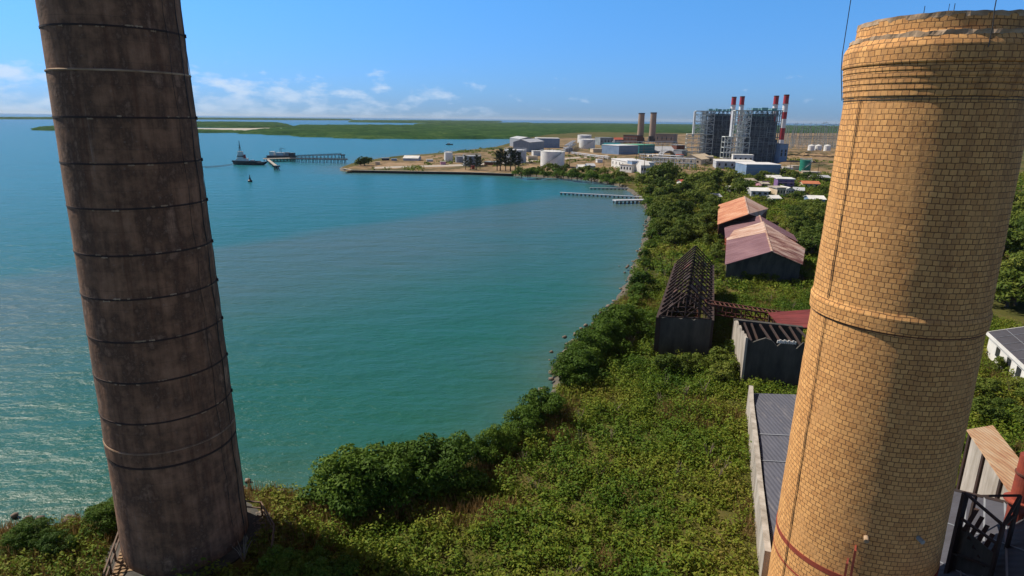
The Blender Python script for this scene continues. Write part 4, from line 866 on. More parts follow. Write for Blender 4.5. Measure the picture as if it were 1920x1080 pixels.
# boiler houses: open steel frames round dark boilers
def boiler_house(label, fl, fr, ytop, depth, lat_l, lat_r, lat_mid, lat_top2):
    a, b_ = G(*fl), G(*fr); d = b_ - a; wd = d.xy.length; rz = math.atan2(d.y, d.x) * 0.3; h = Hz(a.x, a.y, ytop) - 1
    t_ = thing('boiler_house', label, 'power plant', a, rz); rr = random.Random(len(label))
    # boiler body in stacked blocks, set back inside the frame
    mb = MB(); mb.box(1.2, wd - 1.2, 1.2, depth - 1.2, -0.2, h * 0.46); mb.box(2.2, wd - 2.4, 1.8, depth - 2, h * 0.46, h * 0.80); mb.box(4, wd - 4, 3, depth - 4, h * 0.80, h * 0.94)
    for i in range(16):
        x = rr.uniform(1.5, wd - 5); z = rr.uniform(0, h * .8); mb.box(x, x + rr.uniform(1.5, 5), rr.uniform(0.3, 0.9), 1.6, z, z + rr.uniform(1, 4))
    part('boiler', mb, 'boiler', t_)
    cols = [i * wd / 7 for i in range(8)]; deps = [i * depth / 5 for i in range(6)]; lev = [h * k for k in (0.09, 0.2, 0.3, 0.4, 0.5, 0.6, 0.7, 0.8, 0.9, 1.0)]
    mb = MB(); lt = MB()
    for x in cols:
        for y in (0, depth): mb.bar((x, y, -0.2), (x, y, h), 0.45)
    for y in deps[1:-1]:
        for x in (0, wd): mb.bar((x, y, -0.2), (x, y, h), 0.45)
    for z in lev:
        for y in (0, depth): mb.bar((0, y, z), (wd, y, z), 0.35)
        for x in (0, wd): mb.bar((x, 0, z), (x, depth, z), 0.35)
    for j in range(len(lev) - 1):
        for i in range(7):
            if rr.random() < 0.35: s_ = rr.random() < .5; mb.bar((cols[i], 0, lev[j] if s_ else lev[j + 1]), (cols[i + 1], 0, lev[j + 1] if s_ else lev[j]), 0.25)
        for i in range(5):
            if rr.random() < 0.5: s_ = rr.random() < .5; mb.bar((0, deps[i], lev[j] if s_ else lev[j + 1]), (0, deps[i + 1], lev[j + 1] if s_ else lev[j]), 0.25)
    part('steel_frame', mb, 'framesteel', t_)
    for j in range(len(lev) - 1):
        for k in range(4):
            z = lev[j] + rr.choice((0, 0, 1.4, 2.3)); x = rr.uniform(0, wd * .7); l = rr.uniform(2.5, min(wd * .4, wd - x))
            mb = MB(); mb.box(x, x + l, -1.3, 0, z - 0.1, z + 0.05); mb.bar((x, -1.3, z + 1.1), (x + l, -1.3, z + 1.1), 0.14)
            for q in range(int(l / 1.8) + 1): mb.bar((x + q * 1.8, -1.3, z), (x + q * 1.8, -1.3, z + 1.1), 0.1)
            part('gallery', mb, 'midsteel', t_)
        if rr.random() < .7: x = rr.uniform(2, wd - 2); part('riser_pipe', MB().bar((x, -.7, lev[j]), (x, -.7, lev[min(len(lev) - 1, j + 2)]), 0.4), 'midsteel', t_)
    mb = MB(); zt = lev[-2]                             # top truss band and roof deck
    for i in range(14):
        x0_, x1_ = wd * i / 14, wd * (i + 1) / 14; mb.bar((x0_, -0.3, zt if i % 2 else h), (x1_, -0.3, h if i % 2 else zt), 0.35)
    mb.bar((0, -.3, zt), (wd, -.3, zt), 0.4); mb.bar((0, -.3, h), (wd, -.3, h), 0.55)
    part('top_truss', mb, 'tealsteel', t_)
    mb = MB().box(-0.5, wd + .5, -0.5, depth + .5, h, h + 0.35)
    for i in range(18): mb.bar((wd * i / 17, -.4, h), (wd * i / 17, -.4, h + 1.5), 0.12)
    mb.bar((0, -.4, h + 1.5), (wd, -.4, h + 1.5), 0.14)
    for i in range(9): x = rr.uniform(1, wd - 4); y = rr.uniform(1, depth - 4); mb.box(x, x + rr.uniform(1.5, 4), y, y + 3, h + .35, h + rr.uniform(1.0, 2.4))
    part('roof_deck', mb, 'tealsteel', t_)
    # pale stair tower standing off the left front corner
    px_m = wd / (fr[0] - fl[0]); xl = (lat_l - fl[0]) * px_m; xr = (lat_r - fl[0]) * px_m; xm = (lat_mid - fl[0]) * px_m; zm = Hz(a.x, a.y, lat_top2) - 1; y0_ = -5.0
    mb = MB(); nl_ = 5; zl_ = [zm * k / 5 for k in range(6)]
    xs = [xl + (xr - xl) * i / 4 for i in range(5)]
    for x in xs:
        for y in (y0_, y0_ + 9): mb.bar((x, y, -.2), (x, y, zm), 0.42)
    for z in zl_[1:]:
        for y in (y0_, y0_ + 9): mb.bar((xl, y, z), (xr, y, z), 0.4)
        for x in (xl, xr): mb.bar((x, y0_, z), (x, y0_ + 9, z), 0.35)
    for i in range(4):
        for j in range(5):
            if (i + j) % 2 == 0: mb.bar((xs[i], y0_, zl_[j]), (xs[i + 1], y0_, zl_[j + 1]), 0.24)
    part('lower_tower', mb, 'palesteel', t_)
    mb = MB(); xs = [xm + (xr - xm) * i / 3 for i in range(4)]; zl_ = [zm + (h * .99 - zm) * k / 7 for k in range(8)]
    for x in xs:
        for y in (y0_ + 2, y0_ + 9): mb.bar((x, y, zm), (x, y, h * .99), 0.42)
    for z in zl_:
        for y in (y0_ + 2, y0_ + 9): mb.bar((xm, y, z), (xr, y, z), 0.38)
        for x in (xm, xr): mb.bar((x, y0_ + 2, z), (x, y0_ + 9, z), 0.35)
    for i in range(3):
        for j in range(7): s_ = (i + j) % 2; mb.bar((xs[i], y0_ + 2, zl_[j + s_]), (xs[i + 1], y0_ + 2, zl_[j + 1 - s_]), 0.26)
    part('stair_tower', mb, 'palesteel', t_)
    part('lift_shaft', MB().box(xm - 1.0, xm, y0_ + 4, y0_ + 9, zm * .9, h * .99), 'pale', t_)
    part('tower_landing', MB().box(xl - .2, xr, y0_ - .2, y0_ + 9, zm, zm + .35).box(xm, xr, y0_ + 1.8, y0_ + 9, h * .985, h * .99 + .5), 'palesteel', t_)
    mb = MB()
    for i in range(8): z = zm * (i + .2) / 8; s_ = i % 2; mb.bar((xl + 1, y0_ + 3, z + (0 if s_ else zm / 8)), (xr - 2, y0_ + 3, z + (zm / 8 if s_ else 0)), 1.0, 0.2)
    for i in range(9): z0_ = zm + (h - zm) * i / 9; z1_ = zm + (h - zm) * (i + 1) / 9; s_ = i % 2; mb.bar((xm + 1, y0_ + 4, z0_ if s_ else z1_), (xr - 1.5, y0_ + 4, z1_ if s_ else z0_), 1.0, 0.2)
    part('stair', mb, 'pale', t_)
    return t_
boiler_house('far left boiler house in open steelwork beside the nearer one', (1318, 293), (1372, 295), 208, 24, 1284, 1332, 1297, 252)
boiler_house('near right boiler house, dark boiler in steel frame with pale stair tower', (1390, 306), (1458, 308), 207, 22, 1350, 1398, 1366, 257)
def striped_stack(label, px, yb, ytop, wpx, bands):
    p = G(px, yb); r_ = wpx / 2 * proj(p)[2] / FPX; t_ = thing('striped_chimney', label, 'chimney', p, 0, 'red and white power station chimneys')
    hs = [Hz(p.x, p.y, y) - 1 for y in bands]
    for i, (z1, z0) in enumerate(zip(hs[:-1], hs[1:])):
        o = part('painted_band', MB().lathe([(r_, z0), (r_, z1)], 24), 'red_paint' if i % 2 == 0 else 'white_band', t_, 'red painted band' if i % 2 == 0 else 'white painted band', True)
    part('rim', MB().lathe([(r_ * .8, hs[0] - 1), (r_ * .8, hs[0] + .3), (r_ * 1.04, hs[0] + .3), (r_ * 1.04, hs[0] - .6)], 24), 'rust', t_)
    zz = hs[1]; part('platform', MB().lathe([(r_ - .02, zz), (r_ + .9, zz), (r_ + .9, zz + .3), (r_ - .02, zz + .3)], 24, closed=True), 'midsteel', t_)
striped_stack('red topped white chimney, leftmost of four above the boiler houses', 1366, 288, 182, 8.5, (182, 197, 216, 232, 288))
striped_stack('red topped white chimney, second from left above the boiler houses', 1381, 289, 181, 8.5, (181, 197, 216, 232, 289))
striped_stack('red topped white chimney, third from left above the near boiler house', 1443, 292, 180, 9, (180, 196, 214, 232, 292))
striped_stack('red and white banded chimney, rightmost of four, showing several bands', 1461, 294, 178, 9.5, (178, 195, 210, 223, 240, 262, 294))
for lab, px, yb, yt in (('left of two plain tan concrete chimneys beyond the tanks', 1200, 264, 212), ('right of two plain tan concrete chimneys beyond the tanks', 1222, 266, 211)):
    p = G(px, yb); r_ = 5.7 * proj(p)[2] / FPX; h = Hz(p.x, p.y, yt) - 1; t_ = thing('tan_chimney', lab, 'chimney', p, 0, 'pair of tan chimneys')
    part('shaft', MB().lathe([(r_ * 1.06, -0.2), (r_ * .98, h)], 32), 'tanstack', t_, smooth=True)
    part('rim', MB().lathe([(r_ * .99, h - 1.2), (r_ * 1.06, h - 1.2), (r_ * 1.06, h + .2), (r_ * .7, h + .2), (r_ * .7, h - 3)], 32), 'darksteel', t_)
    part('base_duct', MB().box(-r_ * 1.15, r_ * 1.15, -r_ * 1.3, r_, -.2, h * .12).box(-r_ * 1.3, r_ * .2, -r_ * 1.4, -r_ * .4, h * .12, h * .2), 'darksteel', t_)
old = [('low dark boiler hall between the tan chimneys', (1228, 268), (1262, 269), 251, 20, 'tanstack', 'darksteel'), ('brown plant block left of the tan chimneys', (1168, 268), (1194, 269), 253, 16, 'rust', 'darksteel')]
for lab, a, b_, yt, dp, mw, mr_ in old: building('plant_block', lab, 'industrial building', a, b_, yt, dp, mw, mr_, wins=4, stripes=2)
# halls and tanks of the station
building('sheet_hall', 'grey sheet hall at the left end of the station by the lagoon', 'industrial building', (962, 284), (992, 285), 261, 40, 'grey', 'pale', 'gable_end', 2.5)
building('sheet_hall', 'long grey hall with sloping conveyor roof behind the pale blue hall', 'industrial building', (975, 277), (1003, 277), 257, 40, 'grey', 'pale', 'gable_end', 2.0)
building('sheet_hall', 'blue grey hall with bright white roof edge behind the big tank', 'industrial building', (1005, 277), (1049, 277.5), 259, 22, 'bluesheet', 'tank_white', stripes=3)
building('sheet_hall', 'white ended blue sheet hall on the bare earth', 'industrial building', (1160, 290), (1196, 289), 273, 22, 'bluesheet', 'tank_white', stripes=2)
building('sheet_hall', 'teal sheet hall right of the white ended hall', 'industrial building', (1198, 288), (1227, 287), 272, 22, 'teal', 'green_wall', stripes=2)
building('sheet_hall', 'purple grey long low hall right of the teal hall', 'industrial building', (1229, 287), (1266, 287), 275, 18, 'grey', 'pale', 'gable', wins=5)
building('plant_block', 'brown steel block behind the teal hall', 'industrial building', (1125, 272), (1150, 272), 258, 15, 'midsteel', 'midsteel', wins=4, stripes=2)
building('plant_block', 'red roofed block left of the tan chimneys', 'industrial building', (1152, 268), (1170, 268), 258, 12, 'grey', 'redroof', 'gable', wins=3)
building('plant_block', 'teal low shed in front of the tan chimneys', 'industrial building', (1136, 278), (1166, 278), 268, 12, 'teal', 'teal', 'gable')
tank('big white storage tank, nearest on the shore', 1037, 314, 285, 46, 'tank_white', 0.12)
tank('white tank right of the blue grey hall, front one of a pair', 1102, 279, 262, 30, 'tank_white', 0.1)
tank('white tank rear one of the pair behind the pipes', 1097, 268, 254, 26, 'tank_white', 0.1)
tank('small white tank at the left end of the point', 840, 303, 286, 16, 'tank_white', 0.18, stair=False)
tank('grey tank beside the casuarina trees on the point', 884, 312, 293, 34, 'grey', 0.08)
tank('small grey tank right of the small white tank', 861, 305, 294, 16, 'grey', 0.1, stair=False)
tank('white topped wide tank behind the casuarina trees', 966, 306, 282, 42, 'pale', 0.08)
tank('dark green tank with white stair at the right of the station', 1513, 322, 301, 20, 'green_tank', 0.05)
tank('small red and white drum in front of the turbine hall', 1394, 323, 311, 11, 'red_paint', 0.1, stair=False)
# turbine hall and blocks in front of the boilers
building('turbine_hall', 'long grey turbine hall with white roof edge in front of the boilers', 'industrial building', (1398, 329), (1462, 330), 308, 20, 'bluesheet', 'white_band', stripes=2)
building('turbine_block', 'white flat roofed block in front of the near boiler house', 'industrial building', (1342, 316), (1415, 318), 302, 22, 'pale', 'tank_white', wins=6)
building('turbine_block', 'white penthouse block in front of the near boiler tower', 'industrial building', (1373, 310), (1411, 311), 290, 9, 'white', 'tank_white', wins=4)
building('turbine_block', 'red panelled white end block of the turbine hall', 'industrial building', (1441, 326), (1456, 326.5), 310, 3, 'red_paint', 'white_band')
building('service_tower', 'blue grey service tower right of the near boiler house', 'industrial building', (1459, 308), (1474, 308), 270, 12, 'bluesheet', 'grey', stripes=4, wins=2)
building('cream_hall', 'cream gabled hall below the far boiler house', 'industrial building', (1276, 307), (1314, 309), 289, 26, 'cream', 'cream', 'gable_end', 3, wins=3)
building('cream_hall', 'low cream annex beside the gabled hall', 'industrial building', (1303, 306), (1336, 307), 293, 14, 'cream', 'concrete_pale', wins=4)
building('office_block', 'white long office block with stepped pale roofs near the shore', 'office building', (1146, 312), (1184, 321), 297, 14, 'white', 'tank_white', wins=6)
building('office_block', 'white lower wing of the shore office block', 'office building', (1162, 322), (1184, 324), 308, 6, 'white', 'concrete_pale', wins=4)
building('office_block', 'blue grey windowless block beside the white office', 'office building', (1184, 323), (1200, 323), 302, 8, 'bluesheet', 'pale')
building('office_block', 'white framed two storey block left of the dark trees', 'office building', (1201, 326), (1217, 326), 303, 8, 'white', 'tank_white', 'gable', 2, wins=3)
building('shore_shed', 'small white roofed open shed near the big tank', 'shed', (1085, 318), (1101, 318), 309, 6, 'grey', 'tank_white', 'gable', 1.2)
building('shore_shed', 'blue grey shed beside the small white roofed shed', 'shed', (1102, 319), (1116, 319), 307, 7, 'bluesheet', 'pale', 'gable', 1.2)
building('canopy_shed', 'white canopy shed alone near the tip of the point', 'shed', (756, 301), (784, 301.5), 292, 10, 'pale', 'tank_white', 'gable', 1.6)
building('long_shed', 'flat white pump shed beside the wide tank', 'shed', (1000, 292), (1016, 292), 283, 6, 'white', 'tank_white')
# vaulted striped shed
a = G(1240, 298); b_ = G(1268, 299); wd = (b_ - a).length; t_ = thing('vaulted_shed', 'white ribbed vaulted shed in the middle of the station', 'shed', a, 0.0)
hh_ = Hz(a.x, a.y, 282) - 1
mb = MB(); rb_ = MB(); dp = 16.0; ns = 10
for i in range(ns):
    a0_, a1_ = PI * i / ns, PI * (i + 1) / ns
    P_ = lambda an, y: (wd / 2 - wd / 2 * math.cos(an), y, hh_ * math.sin(an))
    mb.slab([P_(a0_, 0), P_(a1_, 0), P_(a1_, dp), P_(a0_, dp)], 0.12)
for y in (-.1, 3.5, 7.5, 11.5):
    rb_ = MB()
    for i in range(ns): rb_.bar(P_(PI * i / ns, y), P_(PI * (i + 1) / ns, y), 1.0, 0.5)
    part('rib', rb_, 'tank_white', t_)
part('vault', mb, 'darksteel', t_)
# pipe racks and switchgear
def rack(label, pl, pr, h, n, mat, depth=4.0, wires=0):
    a, b_ = G(*pl), G(*pr); d = b_ - a; wd = d.xy.length; t_ = thing('pipe_rack', label, 'pipe rack', a, math.atan2(d.y, d.x))
    mb = MB()
    for i in range(n):
        x = wd * i / (n - 1)
        for y in (0, depth): mb.bar((x, y, -.2), (x, y, h), 0.35)
        mb.bar((x, 0, h * .95), (x, depth, h * .95), 0.3)
    part('frame', mb, mat, t_); mb = MB()
    for y in (0.4, depth * .35, depth * .7, depth - .4):
        for z in (h * .55, h): mb.tube([(0, y, z), (wd, y, z)], 0.28, 6)
    part('pipe', mb, 'pale', t_)
rack('pale pipe rack in front of the cream hall', (1222, 314), (1300, 318), 6.5, 12, 'palesteel')
rack('pipe rack between the vaulted shed and the trees', (1198, 302), (1272, 306), 5, 11, 'midsteel')
rack('low pipe rack crossing the bare earth', (1070, 290), (1140, 300), 2.2, 10, 'cream', 2.0)
rack('pipe rack beneath the tan chimneys', (1150, 276), (1270, 276), 6, 14, 'midsteel')
rack('pipe rack beside the pair of white tanks', (1066, 288), (1080, 276), 7, 6, 'palesteel')
# cream pressure drums
proto = None
for i, px in enumerate((1218, 1226, 1234)):
    p = G(px, 298)
    if proto is None:
        t_ = thing('pressure_drum', 'cream horizontal pressure drum left of the vaulted shed', 'tank', p, 0, 'cream pressure drums')
        part('shell', MB().tube([(0, -3, 2.2), (0, -2.5, 2.2), (0, 5, 2.2), (0, 5.5, 2.2)], [0.9, 1.5, 1.5, .9], 16), 'cream', t_)
        part('saddle', MB().box(-1, 1, -1.5, -1, -.2, 1.4).box(-1, 1, 3.5, 4, -.2, 1.4), 'grey', t_); proto = t_
    else: dup(proto, p, 0)
# switchyard masts at the right and poles
def mast(px, yb, ytop, label, group, lattice=True, arms=2, first={}):
    p = G(px, yb); h = Hz(p.x, p.y, ytop) - 1
    key = (lattice, arms)
    if key not in first:
        t_ = thing('lattice_mast' if lattice else 'utility_pole', label, 'mast' if lattice else 'pole', p, 0, group); H0 = 20.0
        mb = MB()
        if lattice:
            for sx_ in (-1, 1):
                for sy_ in (-1, 1): mb.bar((sx_ * 1.1, sy_ * 1.1, -.2), (sx_ * .3, sy_ * .3, H0 * .85), 0.22)
            for i in range(7):
                z0_, z1_ = H0 * .85 * i / 7, H0 * .85 * (i + 1) / 7; w0 = 1.1 - .8 * i / 7; w1_ = 1.1 - .8 * (i + 1) / 7
                mb.bar((-w0, -w0, z0_), (w1_, -w1_, z1_), .14); mb.bar((w0, w0, z0_), (-w1_, w1_, z1_), .14)
            mb.bar((0, 0, H0 * .85), (0, 0, H0), 0.2)
        else: mb.tube([(0, 0, -.2), (0, 0, H0)], [0.2, 0.12], 8)
        part('shaft', mb, 'midsteel' if lattice else 'bark', t_)
        mb = MB()
        for i in range(arms): z = H0 * (.93 - .1 * i); part('crossarm', MB().bar((-2.4, 0, z), (2.4, 0, z), 0.22), 'midsteel' if lattice else 'bark', t_)
        first[key] = t_
        t_.scale = (1, 1, h / H0)
    else: dup(first[key], p, random.uniform(-.3, .3), (1, 1, h / 20.0), label, group)
rs_ = random.Random(4)
for i in range(24):
    px = 1472 + i * 4.7 + rs_.uniform(-1, 1); mast(px, rs_.uniform(270, 282), rs_.uniform(226, 240), 'grey lattice mast in the switchyard right of the boiler houses', 'switchyard lattice masts')
for px, yb, yt in ((1207, 330, 285), (1192, 318, 290), (1132, 312, 292), (1262, 318, 292), (1320, 330, 300), (1345, 336, 305), (1068, 312, 292), (1240, 300, 270), (1206, 300, 262), (1480, 330, 302), (1532, 335, 305)):
    mast(px, yb, yt, 'thin utility pole among the power station sheds', 'utility poles by the station', False, 1)
t_, o_ = thing_px('switchyard_gantry', 'long low grey switchyard gantry with many posts', 'gantry', (1478, 276))
pr_ = G(1590, 278) - o_; part('beam', MB().bar((0, 0, 11), (pr_.x, pr_.y, 11), .5).bar((0, 6, 13), (pr_.x, pr_.y + 6, 13), .5), 'midsteel', t_)
mb = MB()
for i in range(16): p = Vector((0, 0, 0)).lerp(pr_, i / 15); part('post', MB().bar((p.x, p.y, -.2), (p.x, p.y, 11), .3), 'midsteel', t_); part('post', MB().bar((p.x, p.y + 6, -.2), (p.x, p.y + 6, 13), .3), 'midsteel', t_)
for i, (px, lab) in enumerate(((1523, 'white domed tank left one by the switchyard bank'), (1536, 'white domed tank middle one by the switchyard bank'), (1553, 'white domed tank right one by the switchyard bank'))): tank(lab, px, 285, 274, 12, 'tank_white', 0.5, stair=False)
# earth banks right of the boilers
for nm, q_, h in (('earth_bank', ((1476, 296), (1600, 300), (1600, 290), (1476, 288)), 4.0), ('earth_bank', ((1476, 318), (1600, 322), (1600, 312), (1476, 306)), 2.5)):
    p = [G(*x) for x in q_]; mb = MB(); n_ = 24; V = []
    for i in range(n_ + 1):
        k = i / n_; f_, b_ = p[0].lerp(p[1], k), p[3].lerp(p[2], k); hh_ = h * (0.8 + 0.4 * mnoise.noise(Vector((i * .5, h, 0)))); V += [(f_.x, f_.y, 0.9), (f_.x, f_.y + (b_.y - f_.y) * .3, 1 + hh_), (b_.x, b_.y, 1 + hh_), (b_.x, b_.y + 15, 0.9)]
    mb.v = V
    for i in range(n_):
        for j in range(3): mb.f.append((i * 4 + j, i * 4 + j + 1, i * 4 + j + 5, i * 4 + j + 4))
    link(nm, mb.mesh(nm), 'dirt', None, 'structure')

# town houses among the trees
H = [('white roofed long house highest in the town', (1440, 336), (1466, 336.5), 329, 7, 'wallwhite', 'tank_white', 'gable'),
     ('purple walled house with pink band and white roof', (1457, 352), (1488, 353), 335, 9, 'purple', 'tank_white', 'flat'),
     ('salmon walled house with orange red roof in the trees', (1505, 352), (1536, 353), 340, 8, 'cream', 'orangeroof', 'gable'),
     ('grey walled white roofed house left of the green one', (1408, 368), (1440, 369), 353, 9, 'pale', 'tank_white', 'gable'),
     ('green walled house with white roof', (1440, 366), (1456, 366.5), 353, 8, 'green_wall', 'tank_white', 'gable'),
     ('brown unfinished block house beside the green house', (1456, 369), (1472, 369), 352, 7, 'cream', 'concrete_pale', 'flat'),
     ('small white gabled house right of the brown block', (1473, 364), (1487, 364), 351, 7, 'white', 'tank_white', 'gable_end'),
     ('grey roofed house right of the white gabled one', (1487, 364), (1506, 365), 352, 8, 'grey', 'pale', 'gable'),
     ('blue walled house with wide white roof near the brick chimney', (1517, 385), (1546, 386), 368, 8, 'bluesheet', 'tank_white', 'gable'),
     ('tiny white roofed hut below the town', (1448, 379), (1463, 379), 367, 5, 'white', 'tank_white', 'gable'),
     ('little house with red roof on the shore wood', (1279, 350), (1297, 350), 338, 7, 'white', 'redroof', 'gable'),
     ('orange tiled house half hidden by the brick chimney', (1536, 402), (1562, 403), 383, 8, 'cream', 'orangeroof', 'gable'),
     ('pale low row house below the green tank', (1506, 330), (1536, 331), 322, 7, 'cream', 'concrete_pale', 'flat'),
     ('pale grey row house behind the brick chimney', (1522, 338), (1556, 338.5), 329, 7, 'wallwhite', 'pale', 'gable'),
     ('white roofed bungalow in front of the far trees', (1370, 359), (1397, 359), 350, 7, 'pale', 'tank_white', 'gable'),
     ('small pink house left of the purple one', (1428, 350), (1442, 350), 341, 6, 'pinkband', 'concrete_pale', 'gable'),
     ('grey shack with pale roof under the town trees', (1336, 372), (1352, 372), 364, 6, 'grey', 'pale', 'gable'),
     ('white hut below the turbine hall', (1400, 342), (1418, 342), 335, 6, 'white', 'concrete_pale', 'gable')]
for lab, a, b_, yt, dp, mw, mr_, kd in H:
    t_ = building('town_house', lab, 'house', a, b_, yt, dp, mw, mr_, kd, None if kd == 'flat' else 0.9, 3, over=0.4)
    if 'purple' in lab: wd = (G(*b_) - G(*a)).length; part('painted_band', MB().box(-.05, wd + .05, -.08, -.01, 2.2, 2.7), 'pinkband', t_)

sw = thing('seawall', 'dark low concrete seawall along the front of the point', 'wall', G(645, 323, 0)); o_ = Vector(sw.location); mb = MB(); cp_ = MB()
pts = [G(*q_, 0) - o_ for q_ in ((644, 320), (660, 323.5), (760, 325.5), (880, 327.5), (962, 330.5))]
for a, b_ in zip(pts[:-1], pts[1:]): mb.bar(a + Vector((0, 0, .4)), b_ + Vector((0, 0, .4)), 1.0, 1.8); cp_.bar(a + Vector((0, .1, 1.36)), b_ + Vector((0, .1, 1.36)), 1.3, .12)
part('face', mb, 'blackrust', sw); part('coping', cp_, 'concrete_pale', sw)
for lab, a, b_, yt, dp, mw, mr_ in (('tiny tan hut near the tip of the point', (704, 309), (712, 309), 304, 3, 'cream', 'concrete_pale'), ('dark low store on the point behind the track', (716, 301), (730, 301), 296.5, 4, 'darksteel', 'midsteel'),
    ('blue container on the point left of the canopy shed', (734, 301.5), (744, 301.5), 298, 3, 'bluesheet', 'bluesheet'), ('white container on the point right of the canopy shed', (800, 303), (812, 303), 299, 3, 'white', 'white'),
    ('pink hut below the small white tank', (826, 309), (836, 309), 303, 4, 'pinkband', 'concrete_pale'), ('red kiosk between the casuarina trees', (884, 317), (890, 317), 311, 3, 'redroof', 'redroof'),
    ('rust brown store right of the grey tank', (908, 309), (926, 310), 303, 6, 'rust', 'midsteel'), ('cream low store behind the wide tank', (990, 300), (1008, 300), 293, 6, 'cream', 'concrete_pale'),
    ('small white cabin on the bare earth below the teal hall', (1120, 305), (1130, 305), 299, 4, 'white', 'tank_white'), ('long cream shed beyond the bare earth', (1112, 286), (1135, 286), 279, 8, 'cream', 'concrete_pale'),
    ('grey cabin in front of the pair of white tanks', (1060, 285), (1074, 285), 277, 6, 'grey', 'pale'), ('red roofed cabin right of the vaulted shed', (1270, 298), (1282, 298), 290, 6, 'white', 'redroof'),
    ('white cabin right of the service tower', (1474, 322), (1486, 322), 314, 5, 'white', 'tank_white'), ('pale pump house left of the green tank', (1486, 319), (1500, 319), 311, 6, 'cream', 'concrete_pale'),
    ('rust brown block behind the far boiler tower', (1268, 284), (1284, 284), 272, 10, 'rust', 'midsteel'), ('grey block left of the far boiler tower', (1262, 292), (1278, 293), 281, 8, 'grey', 'midsteel')):
    building('yard_store', lab, 'small building', a, b_, yt, dp, mw, mr_)

# ------------------------------------------------------------------ harbour: tug, jetties, buoy
p = G(468, 309, 0); L_ = 64 * proj(p)[2] / FPX; t_ = thing('tugboat', 'black hulled tugboat with white wheelhouse and tall mast at the jetty', 'boat', (p.x, p.y, 0.0), R(-3))
secs = [(-.5, .55, 1.2, 2.1), (-.42, .85, .2, 2.0), (-.2, 1.0, -.4, 1.8), (.1, 1.0, -.5, 1.7), (.35, .75, -.3, 2.0), (.46, .35, .0, 2.5), (.5, .06, .9, 2.8)]
mb = MB(); hb = 2.6
for (x, wd, zk, zd) in secs: x = -x; mb.v += [(x * L_, -wd * hb, zd), (x * L_, -wd * hb * .85, zk + .4), (x * L_, 0, zk - .3), (x * L_, wd * hb * .85, zk + .4), (x * L_, wd * hb, zd)]
for i in range(len(secs) - 1):
    for j in range(4): mb.f.append((i * 5 + j, i * 5 + j + 1, i * 5 + j + 6, i * 5 + j + 5))
    mb.f.append((i * 5 + 4, i * 5, i * 5 + 5, i * 5 + 9))
part('hull', mb, 'hull', t_)
part('deckhouse', MB().box(-L_ * .35, -L_ * .05, -1.8, 1.8, 1.7, 4.0), 'white', t_)
part('wheelhouse', MB().box(-L_ * .32, -L_ * .16, -1.5, 1.5, 4.0, 6.2).box(-L_ * .30, -L_ * .18, -1.2, 1.2, 6.2, 8.2), 'white', t_)
part('window', MB().box(-L_ * .325, -L_ * .155, -1.56, 1.56, 5.0, 5.6), 'glass', t_)
mb = MB().bar((-L_ * .25, 0, 8.2), (-L_ * .25, 0, 14.6), .3); mb.bar((-L_ * .25, -1.6, 10.5), (-L_ * .25, 1.6, 10.5), .18); mb.bar((-L_ * .25 - 1.2, 0, 12), (-L_ * .25 + 1.2, 0, 12), .18); mb.bar((-L_ * .21, 0, 8.2), (-L_ * .25, 0, 12.5), .15); mb.bar((-L_ * .29, 0, 8.2), (-L_ * .25, 0, 12.5), .15)
part('mast', mb, 'darksteel', t_)
part('funnel', MB().tube([(-L_ * .12, 0, 4), (-L_ * .12, 0, 6.3)], [.7, .55], 14), 'red_paint', t_)
part('winch', MB().box(L_ * .05, L_ * .15, -1, 1, 1.7, 3.0), 'grey', t_); part('bulwark', MB().bar((-L_ * .48, -2.0, 2.2), (L_ * .3, -2.5, 2.0), .15, .7).bar((-L_ * .48, 2.0, 2.2), (L_ * .3, 2.5, 2.0), .15, .7), 'hull', t_)
def jetty(label, pa, pb, width, z, npile, mat='concrete_pale', rail=False):
    a, b_ = G(*pa, 0), G(*pb, 0); d = b_ - a; l = d.xy.length; t_ = thing('jetty', label, 'jetty', a, math.atan2(d.y, d.x))
    part('deck', MB().box(0, l, -width / 2, width / 2, z - .35, z), mat, t_); mb = MB()
    for i in range(npile):
        x = l * (i + .3) / npile
        for s_ in (-1, 1): part('pile', MB().tube([(x, s_ * width * .4, -1), (x, s_ * width * .4, z - .3)], .2, 6), 'blackrust', t_)
    if rail:
        mb = MB().bar((0, -width / 2, z + 1), (l, -width / 2, z + 1), .12)
        for i in range(npile * 2): x = l * i / (npile * 2); mb.bar((x, -width / 2, z), (x, -width / 2, z + 1), .1)
        for y in (-.4, .3): mb.tube([(0, y, z + .4), (l, y, z + .4)], .22, 6)
        part('pipe_run', mb, 'darksteel', t_)
    return t_
jetty('long trestle jetty from the tug berth to the point', (545, 304), (652, 306), 3.0, 2.4, 16, 'darksteel', True)
jetty('wide loading jetty deck behind the tug', (496, 303), (552, 301.5), 8.0, 2.0, 9, 'concrete_pale', True)
jetty('short pale catwalk reaching forward from the loading jetty', (503, 304), (519, 317), 1.6, 1.8, 5)
jetty('far thin mooring catwalk behind the trestle', (556, 299), (640, 295), 1.4, 2.2, 12, 'midsteel', True)
jetty('long narrow plank pier over the calm bay corner', (1050, 364.5), (1205, 373), 1.3, 0.9, 20, 'pale')
jetty('broad dark sided pier with pale end rail at the bay corner', (1151, 381.5), (1218, 380), 3.2, 1.3, 9, 'pale')
jetty('short far pier nearest the mangroves', (1106, 355), (1196, 356), 1.2, 0.8, 12, 'grey')
